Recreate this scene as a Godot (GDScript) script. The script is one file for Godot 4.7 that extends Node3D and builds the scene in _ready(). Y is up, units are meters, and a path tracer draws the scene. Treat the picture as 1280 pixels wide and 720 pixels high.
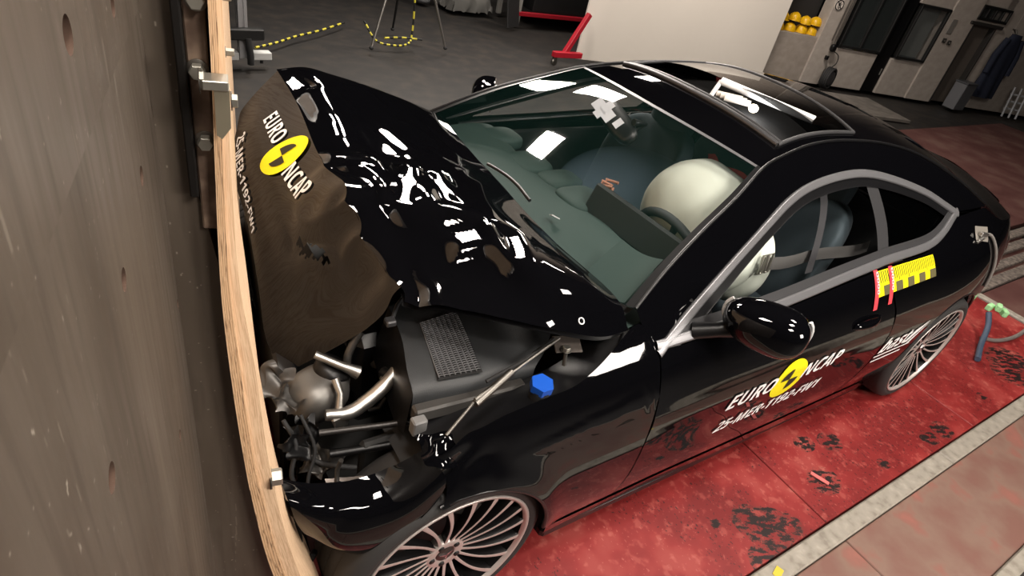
extends Node3D
# A crash hall: a black coupe crumpled against a steel and plywood barrier. X runs along the car (rearwards), Y up, Z to the car's driver side. Metres; the front axle is X = 0.

class Geo:
	var v := PackedVector3Array()
	var n := PackedVector3Array()
	var t := PackedVector2Array()
	var i := PackedInt32Array()

	func grid(P: Array, wrap_u := false, skip = null, us := 1.0, vs := 1.0) -> void:
		# P: rows of equal length; smooth normals from the grid itself
		var R := P.size()
		var Q: int = P[0].size()
		var base := v.size()
		var acc := PackedVector3Array()
		acc.resize(R * Q)
		var QQ := Q
		for r in R:
			for q in Q:
				v.append(P[r][q])
				t.append(Vector2(float(q) / maxf(1, Q - 1) * us, float(r) / maxf(1, R - 1) * vs))
		for r in R - 1:
			for q in QQ - 1:
				var a := r * Q + q
				var b := a + 1
				var c := a + Q
				var d := c + 1
				var n1: Vector3 = (v[base + c] - v[base + a]).cross(v[base + b] - v[base + a])
				var n2: Vector3 = (v[base + c] - v[base + b]).cross(v[base + d] - v[base + b])
				acc[a] += n1
				acc[b] += n1 + n2
				acc[c] += n1 + n2
				acc[d] += n2
				if skip != null and skip.call(float(q) / (Q - 1), float(r) / (R - 1)):
					continue
				i.append_array([base + a, base + b, base + c, base + b, base + d, base + c])
		if wrap_u:
			for r in R:
				var s: Vector3 = acc[r * Q] + acc[r * Q + Q - 1]
				acc[r * Q] = s
				acc[r * Q + Q - 1] = s
		for k in acc.size():
			n.append(acc[k].normalized())

	func quad(a: Vector3, b: Vector3, c: Vector3, d: Vector3, ua := Vector2(0, 0), ub := Vector2(1, 0), uc := Vector2(1, 1), ud := Vector2(0, 1)) -> void:
		# a b c d round the face, seen from outside clockwise
		var k := v.size()
		var m := (c - a).cross(b - a)
		if m.length() < 1e-12:
			m = (d - a).cross(c - a)
		m = m.normalized()
		v.append_array([a, b, c, d])
		n.append_array([m, m, m, m])
		t.append_array([ua, ub, uc, ud])
		i.append_array([k, k + 1, k + 2, k, k + 2, k + 3])

	func tri(a: Vector3, b: Vector3, c: Vector3) -> void:
		var k := v.size()
		var m := (c - a).cross(b - a).normalized()
		v.append_array([a, b, c])
		n.append_array([m, m, m])
		t.append_array([Vector2(0, 0), Vector2(1, 0), Vector2(1, 1)])
		i.append_array([k, k + 1, k + 2])

	func box(c: Vector3, s: Vector3, bev := 0.0, B := Basis()) -> void:
		# chamfered box
		var h := s * 0.5
		bev = minf(bev, minf(h.x, minf(h.y, h.z)) * 0.9)
		var g := func(x: float, y: float, z: float) -> Vector3: return c + B * Vector3(x, y, z)
		for ax in 3:
			for sg in [-1.0, 1.0]:
				var u := (ax + 1) % 3
				var w := (ax + 2) % 3
				var p := []
				for k in [[-1, -1], [1, -1], [1, 1], [-1, 1]]:
					var q := Vector3()
					q[ax] = sg * h[ax]
					q[u] = k[0] * (h[u] - bev)
					q[w] = k[1] * (h[w] - bev)
					p.append(g.call(q.x, q.y, q.z))
				if sg < 0:
					quad(p[0], p[1], p[2], p[3])
				else:
					quad(p[3], p[2], p[1], p[0])
		if bev <= 0.0:
			return
		for ax in 3:
			var u := (ax + 1) % 3
			var w := (ax + 2) % 3
			for su in [-1.0, 1.0]:
				for sw in [-1.0, 1.0]:
					var p := []
					for k in [[-1, 0], [1, 0], [1, 1], [-1, 1]]:
						var q := Vector3()
						q[ax] = k[0] * (h[ax] - bev)
						q[u] = su * (h[u] - (bev if k[1] == 1 else 0.0))
						q[w] = sw * (h[w] - (0.0 if k[1] == 1 else bev))
						p.append(g.call(q.x, q.y, q.z))
					if su * sw > 0:
						quad(p[3], p[2], p[1], p[0])
					else:
						quad(p[0], p[1], p[2], p[3])
		for sx in [-1.0, 1.0]:
			for sy in [-1.0, 1.0]:
				for sz in [-1.0, 1.0]:
					var a: Vector3 = g.call(sx * h.x, sy * (h.y - bev), sz * (h.z - bev))
					var b: Vector3 = g.call(sx * (h.x - bev), sy * h.y, sz * (h.z - bev))
					var d: Vector3 = g.call(sx * (h.x - bev), sy * (h.y - bev), sz * h.z)
					if sx * sy * sz > 0:
						tri(d, b, a)
					else:
						tri(a, b, d)

	func tube(path: Array, rad, seg := 10, caps := true) -> void:
		# swept circle; rad is a number or one per point
		var rows := []
		var up := Vector3(0.13, 0.97, 0.21)
		for k in path.size():
			var d: Vector3 = (path[mini(k + 1, path.size() - 1)] - path[maxi(k - 1, 0)])
			d = d.normalized()
			var x := up.cross(d)
			if x.length() < 0.05:
				x = Vector3(1, 0, 0).cross(d)
			x = x.normalized()
			var y := d.cross(x)
			up = y
			var r: float = rad if rad is float else rad[k]
			var row := PackedVector3Array()
			for s in seg + 1:
				var a := TAU * s / seg
				row.append(path[k] + x * cos(a) * r + y * sin(a) * r)
			rows.append(row)
		grid(rows, true)
		if caps:
			for e in [0, rows.size() - 1]:
				var m: Vector3 = path[e]
				for s in seg:
					if e == 0:
						tri(m, rows[e][s + 1], rows[e][s])
					else:
						tri(m, rows[e][s], rows[e][s + 1])

	func lathe(prof: Array, T: Transform3D, seg := 32) -> void:
		# prof: Vector2(radius, height) turned round T's y axis
		var rows := []
		for p in prof:
			var row := PackedVector3Array()
			for s in seg + 1:
				var a := TAU * s / seg
				row.append(T * Vector3(cos(a) * p.x, p.y, sin(a) * p.x))
			rows.append(row)
		grid(rows, true)

	func disc(T: Transform3D, r: float, seg := 24, up := 1.0) -> void:
		for s in seg:
			var a := TAU * s / seg
			var b := TAU * (s + 1) / seg
			var p := T * Vector3(cos(a) * r, 0, sin(a) * r)
			var q := T * Vector3(cos(b) * r, 0, sin(b) * r)
			if up > 0:
				tri(T.origin, p, q)
			else:
				tri(T.origin, q, p)

	func prism(poly: PackedVector2Array, T: Transform3D, depth: float) -> void:
		# polygon in T's xy plane, extruded +-depth/2 along T's z
		var ids := Geometry2D.triangulate_polygon(poly)
		var h := depth * 0.5
		for k in range(0, ids.size(), 3):
			var a := poly[ids[k]]
			var b := poly[ids[k + 1]]
			var c := poly[ids[k + 2]]
			tri(T * Vector3(a.x, a.y, h), T * Vector3(c.x, c.y, h), T * Vector3(b.x, b.y, h))
			tri(T * Vector3(a.x, a.y, -h), T * Vector3(b.x, b.y, -h), T * Vector3(c.x, c.y, -h))
		for k in poly.size():
			var a := poly[k]
			var b := poly[(k + 1) % poly.size()]
			quad(T * Vector3(a.x, a.y, -h), T * Vector3(a.x, a.y, h), T * Vector3(b.x, b.y, h), T * Vector3(b.x, b.y, -h))

	func ellipsoid(c: Vector3, r: Vector3, B := Basis(), e := 1.0, f = null) -> void:
		var rows := []
		for k in 25:
			var th := PI * k / 24.0
			var row := PackedVector3Array()
			for s in 41:
				var ph := TAU * s / 40.0
				var q := Vector3(_se(sin(th), e) * _se(cos(ph), e), _se(cos(th), e), _se(sin(th), e) * _se(sin(ph), e))
				q = q * r
				if f != null:
					q = f.call(q)
				row.append(c + B * q)
			rows.append(row)
		grid(rows, true)

	func _se(x: float, e: float) -> float:
		return signf(x) * pow(absf(x), e)

	func mesh() -> ArrayMesh:
		var A := []
		A.resize(Mesh.ARRAY_MAX)
		A[Mesh.ARRAY_VERTEX] = v
		A[Mesh.ARRAY_NORMAL] = n
		A[Mesh.ARRAY_TEX_UV] = t
		A[Mesh.ARRAY_INDEX] = i
		var m := ArrayMesh.new()
		m.add_surface_from_arrays(Mesh.PRIMITIVE_TRIANGLES, A)
		return m


var used := {}
var rng := RandomNumberGenerator.new()
var fn := FastNoiseLite.new()
var M := {}


func numbered(s: String) -> String:
	var k: int = used.get(s, 0)
	used[s] = k + 1
	return s if k == 0 else "%s_%03d" % [s, k]


func thing(called: String, label: String, category: String, at := Vector3.ZERO, B := Basis(), group := "") -> Node3D:
	var o := Node3D.new()
	o.name = numbered(called)
	o.transform = Transform3D(B, at)
	add_child(o)
	o.set_meta("label", label)
	o.set_meta("category", category)
	if group:
		o.set_meta("group", group)
	return o


func obj(called: String, g, m: Material, parent: Node3D = self, label := "") -> MeshInstance3D:
	var o := MeshInstance3D.new()
	o.mesh = g.mesh() if g is Geo else g
	o.material_override = m
	if parent == self:
		o.name = numbered(called)
		add_child(o)
	else:
		var k := 0
		var nm := called
		while parent.has_node(nm):
			k += 1
			nm = "%s_%03d" % [called, k]
		o.name = nm
		parent.add_child(o)
	if label:
		o.set_meta("label", label)
	return o


func struct(called: String, g, m: Material, label: String) -> MeshInstance3D:
	var o := obj(called, g, m)
	o.set_meta("kind", "structure")
	o.set_meta("label", label)
	return o


func tag(o: Node3D, label: String, category: String, group := "") -> Node3D:
	o.set_meta("label", label)
	o.set_meta("category", category)
	if group:
		o.set_meta("group", group)
	return o


func mat(c: String, rough := 0.6, metal := 0.0, spec := 0.5) -> StandardMaterial3D:
	var m := StandardMaterial3D.new()
	m.albedo_color = Color(c)
	m.roughness = rough
	m.metallic = metal
	m.metallic_specular = spec
	return m


func noise_tex(sd: int, freq: float, stops: Array, size := 512, oct := 5, kind := FastNoiseLite.TYPE_SIMPLEX_SMOOTH) -> NoiseTexture2D:
	var f := FastNoiseLite.new()
	f.seed = sd
	f.noise_type = kind
	f.frequency = freq
	f.fractal_octaves = oct
	var t := NoiseTexture2D.new()
	t.width = size
	t.height = size
	t.seamless = true
	t.noise = f
	if stops:
		var g := Gradient.new()
		var off := PackedFloat32Array()
		var col := PackedColorArray()
		for s in stops:
			off.append(s[0])
			col.append(Color(s[1]))
		g.offsets = off
		g.colors = col
		t.color_ramp = g
	return t


func tri_mat(tex: Texture2D, scale: float, rough: float, metal := 0.0, world := true) -> StandardMaterial3D:
	var m := mat("ffffff", rough, metal)
	m.albedo_texture = tex
	m.uv1_triplanar = true
	m.uv1_world_triplanar = world
	m.uv1_scale = Vector3.ONE * scale
	return m


func cub(T: Array, x: float) -> float:
	# cubic Hermite through [x, y] pairs
	var L := T.size()
	if x <= T[0][0]:
		return T[0][1] + (T[1][1] - T[0][1]) / (T[1][0] - T[0][0]) * (x - T[0][0])
	if x >= T[L - 1][0]:
		return T[L - 1][1] + (T[L - 1][1] - T[L - 2][1]) / (T[L - 1][0] - T[L - 2][0]) * (x - T[L - 1][0])
	var i := 0
	while i < L - 2 and T[i + 1][0] <= x:
		i += 1
	var h: float = T[i + 1][0] - T[i][0]
	var t: float = (x - T[i][0]) / h
	var a := maxi(i - 1, 0)
	var m0: float = (T[i + 1][1] - T[a][1]) / (T[i + 1][0] - T[a][0])
	var b := mini(i + 2, L - 1)
	var m1: float = (T[b][1] - T[i][1]) / (T[b][0] - T[i][0])
	return (2 * t ** 3 - 3 * t * t + 1) * T[i][1] + (t ** 3 - 2 * t * t + t) * h * m0 + (-2 * t ** 3 + 3 * t * t) * T[i + 1][1] + (t ** 3 - t * t) * h * m1


func cr(P, t: float):
	# Catmull-Rom through points (Vector2 or Vector3), t in 0..1 over the whole list
	var L: int = P.size()
	var f := clampf(t, 0, 1) * (L - 1)
	var i := mini(int(f), L - 2)
	var u := f - i
	var p1 = P[i]
	var p2 = P[i + 1]
	var p0 = P[i - 1] if i > 0 else p1 * 2.0 - p2
	var p3 = P[i + 2] if i + 2 < L else p2 * 2.0 - p1
	return (p1 * 2.0 + (p2 - p0) * u + (p0 * 2.0 - p1 * 5.0 + p2 * 4.0 - p3) * u * u + (p1 * 3.0 - p0 - p2 * 3.0 + p3) * u * u * u) * 0.5


func curve(P: Array, n: int) -> Array:
	var o := []
	for k in n + 1:
		o.append(cr(P, float(k) / n))
	return o


func patch(P: Array, u: float, v: float) -> Vector3:
	# bicubic through rows of Vector3
	var col := []
	for r in P:
		col.append(cr(r, u))
	return cr(col, v)


func patch_rows(P: Array, nu: int, nv: int, f = null) -> Array:
	var rows := []
	for r in nv + 1:
		var row := PackedVector3Array()
		for q in nu + 1:
			var p := patch(P, float(q) / nu, float(r) / nv)
			if f != null:
				p = f.call(p, float(q) / nu, float(r) / nv)
			row.append(p)
		rows.append(row)
	return rows


func crumple(p: Vector3, amp: float, freq: float) -> Vector3:
	# folded sheet metal: ridged noise in three directions
	var q := p * freq
	var a := absf(fn.get_noise_3d(q.x, q.y, q.z)) - 0.2
	var b := absf(fn.get_noise_3d(q.z + 70, q.x - 30, q.y)) - 0.2
	var c := absf(fn.get_noise_3d(q.y - 50, q.z + 90, q.x + 11)) - 0.2
	return p + Vector3(a, b, c) * amp


func text_on(called: String, txt: String, map: Callable, w: float, h: float, m: Material, parent: Node3D, slant := 0.0, bold := true, label := "") -> MeshInstance3D:
	# lettering w x h metres, wrapped by map(x, y, lift) -> Vector3 with x in 0..w and y in 0..h
	var tm := TextMesh.new()
	var f := SystemFont.new()
	f.font_names = PackedStringArray(["Droid Sans"])
	f.font_weight = 700 if bold else 400
	tm.font = f
	tm.font_size = 64
	tm.pixel_size = 0.01
	tm.depth = 0.0
	tm.curve_step = 4.0
	tm.text = txt
	var A := tm.surface_get_arrays(0)
	var V: PackedVector3Array = A[Mesh.ARRAY_VERTEX]
	var lo := Vector3(1e9, 1e9, 0)
	var hi := Vector3(-1e9, -1e9, 0)
	for p in V:
		lo = lo.min(p)
		hi = hi.max(p)
	var g := Geo.new()
	var I: PackedInt32Array = A[Mesh.ARRAY_INDEX]
	for p in V:
		var y := (p.y - lo.y) / (hi.y - lo.y)
		var x := (p.x - lo.x) / (hi.x - lo.x)
		g.v.append(map.call(x * w + (y - 0.5) * slant * h, y * h, 0.003))
		g.t.append(Vector2(x, y))
		g.n.append(Vector3.ZERO)
	for k in range(0, I.size(), 3):
		g.i.append_array([I[k], I[k + 1], I[k + 2]])
		var nn := (g.v[I[k + 2]] - g.v[I[k]]).cross(g.v[I[k + 1]] - g.v[I[k]])
		for e in 3:
			g.n[I[k + e]] += nn
	for k in g.n.size():
		g.n[k] = g.n[k].normalized()
	return obj(called, g, m, parent, label)


func _ready() -> void:
	# --- camera
	var cam := Camera3D.new()
	cam.name = "camera"
	cam.transform = Transform3D(Basis(Vector3(0.83199829, 0.19401867, 0.51974571), Vector3(0.16742421, 0.80536279, -0.56864744), Vector3(-0.52891208, 0.56013171, 0.63757704)), EYE)
	cam.fov = 50.02
	cam.near = 0.02
	cam.far = 120.0
	add_child(cam)
	cam.current = true
	# --- surroundings and exposure
	var env := Environment.new()
	env.background_mode = Environment.BG_COLOR
	env.background_color = Color(0.012, 0.012, 0.014)
	env.tonemap_mode = Environment.TONE_MAPPER_LINEAR
	env.tonemap_exposure = 1.25
	env.volumetric_fog_enabled = true
	env.volumetric_fog_density = 0.0
	env.sdfgi_enabled = true
	env.ssao_enabled = true
	env.ssil_enabled = true
	var we := WorldEnvironment.new()
	we.name = "world_environment"
	we.environment = env
	add_child(we)
	# --- lamps: flat panels of the hall's film lighting, hung over the crash area; the last one is added for the white screen
	for L in LAMPS:
		lamp(Vector3(L[0], L[1], L[2]), Vector2(L[3], L[4]), L[5], Vector3(L[6], L[7], L[8]))
	rng.seed = 7
	fn.seed = 5
	fn.frequency = 1.0
	fn.fractal_octaves = 2
	materials()
	hall()
	barrier()
	backdrop()
	car()
	extras()


const EYE := Vector3(-0.67361603, 2.03867574, 1.68539818)
const LAMPS := [  # x, y, z, width, depth, energy, aim x, aim y, aim z
	[1.31, 4.6, -3.86, 0.36, 0.36, 8.0, 1.31, 0.0, -3.2], [2.75, 4.6, -4.35, 0.45, 0.8, 11.0, 1.4, 1.0, -1.0], [3.1, 4.6, -6.5, 0.55, 1.0, 11.0, 2.2, 1.0, -2.0], [5.8, 4.6, -5.6, 0.7, 0.6, 8.0, 4.0, 0.0, -2.0],
	[-0.2, 4.6, 1.4, 0.6, 0.6, 7.0, -0.2, 0.0, 1.4], [1.9, 4.6, 2.2, 0.7, 0.5, 7.0, 1.9, 0.0, 2.2], [3.4, 4.6, 1.2, 0.6, 0.6, 4.0, 3.4, 0.0, 1.2], [0.6, 4.4, 3.8, 0.8, 0.6, 8.0, 0.3, 0.8, 1.0], [2.4, 2.25, 4.3, 0.9, 1.0, 5.0, 0.3, 0.9, 0.5],
	[6.2, 4.2, -3.2, 0.9, 0.5, 14.0, 6.3, 1.0, -4.6],  # added unseen lamp, only there to brighten the white screen
]


func lamp(at: Vector3, size: Vector2, e: float, aim: Vector3) -> void:
	var y := (at - aim).normalized()
	var x := (Vector3.RIGHT - y * y.x).normalized()
	var LB := Basis(x, y, x.cross(y))
	var t := thing("flood_lamp", "flat white flood lamp panel hung out of view under the ceiling over the crash area", "lamp", at, LB, "overhead flood lamps")
	var g := Geo.new()
	g.box(Vector3(0, 0.05, 0), Vector3(size.x + 0.06, 0.08, size.y + 0.06), 0.01)
	obj("housing", g, mat("26272a", 0.5), t)
	g = Geo.new()
	g.box(Vector3(0, 0.004, 0), Vector3(size.x, 0.012, size.y), 0.002)
	var m := mat("ffffff", 0.4)
	m.emission_enabled = true
	m.emission = Color("fff6ec")
	m.emission_energy_multiplier = 14.0
	obj("diffuser", g, m, t)
	g = Geo.new()
	g.tube([Vector3(0, 0.08, 0), LB.inverse() * Vector3(0, 6.4 - at.y, 0)], 0.015, 8)
	obj("hanger", g, mat("30323a", 0.5), t)
	var l := AreaLight3D.new()
	l.name = "area_light"
	l.area_size = size
	l.light_energy = e
	l.light_color = Color("fff4e8")
	l.shadow_enabled = true
	t.add_child(l)
	l.rotation_degrees = Vector3(-90, 0, 0)
	l.position = Vector3(0, -0.01, 0)


func materials() -> void:
	M.paint = mat("060608", 0.03, 0.0, 0.35)
	M.paint.clearcoat_enabled = true
	M.paint.clearcoat = 0.35
	M.paint.clearcoat_roughness = 0.02
	M.trim_black = mat("0d0d0f", 0.35)
	M.plastic = mat("29292b", 0.6)
	M.plastic_grain = mat("27292b", 0.55)
	M.plastic_grain.normal_enabled = true
	M.plastic_grain.normal_texture = normal_noise(31, 0.15)
	M.plastic_grain.normal_scale = 0.25
	M.plastic_grain.uv1_triplanar = true
	M.plastic_grain.uv1_scale = Vector3.ONE * 8.0
	M.chrome = mat("c9c9cc", 0.16, 1.0)
	M.satin = mat("858588", 0.36, 0.6)
	M.alu = mat("b4b2ae", 0.38, 1.0)
	M.steel = mat("77746f", 0.42, 1.0)
	M.dark_steel = mat("2c2a29", 0.45, 0.8)
	M.zinc = mat("a9a79e", 0.42, 0.9)
	M.rubber = mat("1a1a1b", 0.75)
	M.tire = mat("2b2a2a", 0.7)
	M.rim_face = mat("c9c0bc", 0.38, 0.55)
	M.rim_dark = mat("1d1c1d", 0.4, 0.5)
	M.glass = mat("284840", 0.02)
	M.glass.transparency = BaseMaterial3D.TRANSPARENCY_ALPHA
	M.glass.albedo_color = Color(0.10, 0.2, 0.18, 0.16)
	M.dark_glass = mat("000000", 0.02)
	M.dark_glass.transparency = BaseMaterial3D.TRANSPARENCY_ALPHA
	M.dark_glass.albedo_color = Color(0.005, 0.006, 0.007, 0.9)
	M.white = mat("eeeeee", 0.6)
	M.yellow = mat("f2e30c", 0.5)
	M.black = mat("0c0c0c", 0.6)
	M.ink = mat("241f0e", 0.6)
	M.red_sticker = mat("d8404a", 0.5)
	M.dash = mat("2f433f", 0.75)
	M.dash_dark = mat("1c2122", 0.6)
	M.seat = mat("36434a", 0.8)
	M.seat.rim_enabled = true
	M.seat.rim = 0.3
	M.interior = mat("15181a", 0.8)
	M.airbag = mat("e6efe2", 0.85)
	M.belt = mat("4c4b4a", 0.8)
	M.red_cloth = mat("a8121c", 0.8)
	M.blue_cap = mat("0d4fb4", 0.4)
	M.dark_metal = mat("121213", 0.38, 0.4)
	M.white_paint = mat("d8cfc6", 0.55)
	M.red_metal = mat("a01325", 0.4)


func normal_noise(sd: int, freq: float) -> NoiseTexture2D:
	var t := noise_tex(sd, freq, [], 256, 3)
	t.as_normal_map = true
	t.bump_strength = 4.0
	return t


func hall() -> void:
	# floors: the red lane in panels, a steel strip along it, bare concrete round it
	var W := 1600
	var H := 900
	var im := Image.create(W, H, false, Image.FORMAT_RGB8)
	var scuffs := [Vector3(1.41, 1.17, 0.10), Vector3(1.36, 1.10, 0.07), Vector3(1.28, 1.26, 0.07), Vector3(1.50, 1.20, 0.06), Vector3(1.89, 1.12, 0.075), Vector3(4.14, 1.08, 0.16), Vector3(4.0, 1.13, 0.12), Vector3(2.30, 1.19, 0.03), Vector3(2.75, 1.2, 0.05), Vector3(2.15, 0.98, 0.06), Vector3(2.9, 1.2, 0.06), Vector3(1.2, 1.05, 0.02), Vector3(3.5, 1.16, 0.03), Vector3(2.0, 0.93, 0.05)]
	var f2 := FastNoiseLite.new()
	f2.seed = 11
	f2.frequency = 1.0
	f2.fractal_octaves = 4
	for py in H:
		for px in W:
			var x := px * 0.003 + 0.2
			var z := py * 0.003 - 1.38
			var a := f2.get_noise_2d(x * 2.2, z * 2.2)
			var b := f2.get_noise_2d(x * 14.0 + 40, z * 14.0)
			var c := Color(0.53, 0.155, 0.15).lerp(Color(0.44, 0.105, 0.105), clampf(0.5 + a * 1.6, 0, 1))
			c = c.lerp(Color(0.66, 0.36, 0.32), clampf(b * 1.6 - 0.3, 0, 0.5) + clampf(-a * 1.5 - 0.35, 0, 0.35))
			var sp := f2.get_noise_2d(x * 60.0, z * 34.0 + 9)
			if sp > 0.52:
				c = c.lerp(Color(0.7, 0.5, 0.45), 0.5)
			if sp < -0.47 and a > -0.05:
				c = c.lerp(Color(0.12, 0.07, 0.07), 0.75)
			if z > 0.5:
				var k := -1.0
				for s in scuffs:
					var dx: float = (x - s.x) * 0.8
					var dz: float = z - s.y
					k = maxf(k, 1.0 - sqrt(dx * dx + dz * dz) / s.z)
				if k > 0.0:
					var r := f2.get_noise_2d((x + z * 0.6) * 11.0, (z - x * 0.5) * 30.0) + 0.4 * f2.get_noise_2d((x + z * 0.5) * 60.0, (z - x * 0.5) * 150.0)
					if r > 0.22 - k * 0.45:
						c = c.lerp(Color(0.075, 0.062, 0.06), 0.9)
					elif r > -0.15:
						c = c.lerp(Color(0.36, 0.22, 0.19), 0.5)
			im.set_pixel(px, py, c)
	var red := mat("ffffff", 0.5)
	red.albedo_texture = ImageTexture.create_from_image(im)
	red.texture_repeat = true
	M.red_floor = red
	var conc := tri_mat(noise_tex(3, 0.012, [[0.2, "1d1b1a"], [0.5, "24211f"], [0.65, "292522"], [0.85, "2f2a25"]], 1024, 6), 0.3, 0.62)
	M.concrete = conc
	var pinkish := tri_mat(noise_tex(8, 0.009, [[0.2, "735148"], [0.42, "775a50"], [0.6, "7b6257"], [0.75, "82574d"], [0.92, "8f5a50"]], 1024, 6), 0.35, 0.6)
	var dusty := tri_mat(noise_tex(9, 0.01, [[0.2, "4a2a27"], [0.5, "543531"], [0.8, "5f453e"]], 512, 6), 0.35, 0.6)
	var stripm := tri_mat(noise_tex(12, 0.03, [[0.1, "7b746b"], [0.4, "908a80"], [0.7, "989187"], [0.95, "a59e94"]], 512, 5), 0.9, 0.5)
	var rail := tri_mat(noise_tex(14, 0.03, [[0.25, "4c4642"], [0.5, "6a625c"], [0.8, "847a72"]], 512, 5), 1.2, 0.45)
	var fl := Node3D.new()
	fl.name = "floor"
	fl.set_meta("kind", "structure")
	fl.set_meta("label", "painted and bare concrete hall floor with red lane")
	add_child(fl)
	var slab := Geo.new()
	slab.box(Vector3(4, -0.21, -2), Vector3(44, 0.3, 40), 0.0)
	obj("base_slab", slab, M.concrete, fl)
	# red lane panels, 1.44 m long, in two rows each side of the guide slot
	for k in range(-1, 4):
		var x0 := 1.690 - 1.447 + 1.447 * (k - 1)
		var x1 := x0 + 1.447
		for row in [[-1.36, 0.02], [0.52, 1.27]]:
			if k == 3 and row[0] > 0:
				x1 = 4.85
			var g := Geo.new()
			var a := Vector3(x0 + 0.003, 0, row[0] + 0.002)
			var b := Vector3(x1 - 0.003, -0.06, row[1] - 0.002)
			g.box((a + b) * 0.5, Vector3(b.x - a.x, 0.06, b.z - a.z), 0.003)
			for q in g.v.size():
				g.t[q] = Vector2((g.v[q].x - 0.2) / 4.8, (g.v[q].z + 1.38) / 2.7)
			obj("floor_panel", g, red, fl)
	var g1 := Geo.new()
	g1.box(Vector3(2.4, -0.05, 0.27), Vector3(9.0, 0.06, 0.49), 0.004)
	obj("floor_panel", g1, dusty, fl, "dusty steel plate strip along the middle of the lane")
	for r in [[0.06, 0.10], [0.20, 0.10], [0.34, 0.09], [0.47, 0.10]]:
		var g := Geo.new()
		g.box(Vector3(6.9, -0.005 if r[0] < 0.3 else -0.012, r[0]), Vector3(5.2, 0.03, r[1]), 0.006)
		obj("guide_rail", g, rail, fl)
	var g2 := Geo.new()
	g2.box(Vector3(9.0, -0.034, -1.2), Vector3(7.0, 0.05, 2.3), 0.004)
	obj("floor_panel", g2, dusty, fl, "dusty red floor area behind the car")
	var g3 := Geo.new()
	g3.box(Vector3(7.5, -0.034, 0.97), Vector3(5.25, 0.05, 0.88), 0.004)
	obj("floor_panel", g3, dusty, fl, "dusty red floor beside the guide rails")
	g3 = Geo.new()
	g3.box(Vector3(4.92, -0.02, 0.9), Vector3(0.07, 0.05, 0.75), 0.006)
	obj("floor_strip", g3, stripm, fl)
	# the strip runs in lengths
	for k in range(-1, 5):
		var g := Geo.new()
		g.box(Vector3(-0.6 + k * 2.2, -0.025, 1.318), Vector3(2.194, 0.06, 0.082), 0.006)
		obj("floor_strip", g, stripm, fl)
	for k in range(-1, 4):
		var g := Geo.new()
		g.box(Vector3(0.6 + k * 2.2, -0.025, 1.80), Vector3(2.194, 0.06, 0.06), 0.006)
		obj("floor_strip", g, stripm, fl)
		g = Geo.new()
		g.box(Vector3(0.6 + k * 2.2, -0.036, 1.565), Vector3(2.196, 0.06, 0.405), 0.004)
		obj("floor_panel", g, pinkish, fl)
	# shell of the hall, closed
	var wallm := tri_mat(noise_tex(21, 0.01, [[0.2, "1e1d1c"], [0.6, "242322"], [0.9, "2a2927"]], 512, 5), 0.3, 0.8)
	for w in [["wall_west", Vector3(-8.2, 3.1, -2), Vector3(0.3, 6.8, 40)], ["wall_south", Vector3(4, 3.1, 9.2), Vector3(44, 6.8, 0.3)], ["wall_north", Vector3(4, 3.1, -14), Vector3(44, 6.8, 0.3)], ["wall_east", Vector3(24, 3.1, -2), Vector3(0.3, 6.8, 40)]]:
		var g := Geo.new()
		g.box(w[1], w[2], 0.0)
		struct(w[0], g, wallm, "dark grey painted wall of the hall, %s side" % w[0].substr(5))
	var gc := Geo.new()
	gc.box(Vector3(4, 6.55, -2), Vector3(44, 0.3, 40), 0.0)
	struct("ceiling", gc, mat("1e1e20", 0.9), "dark hall ceiling high above the lamps")


func bpt(L: float, x: float, y: float) -> Vector3:
	# barrier frame: x out of the steel face, y up, L along the face away from the camera
	return Vector3(x, y, -L)


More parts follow.
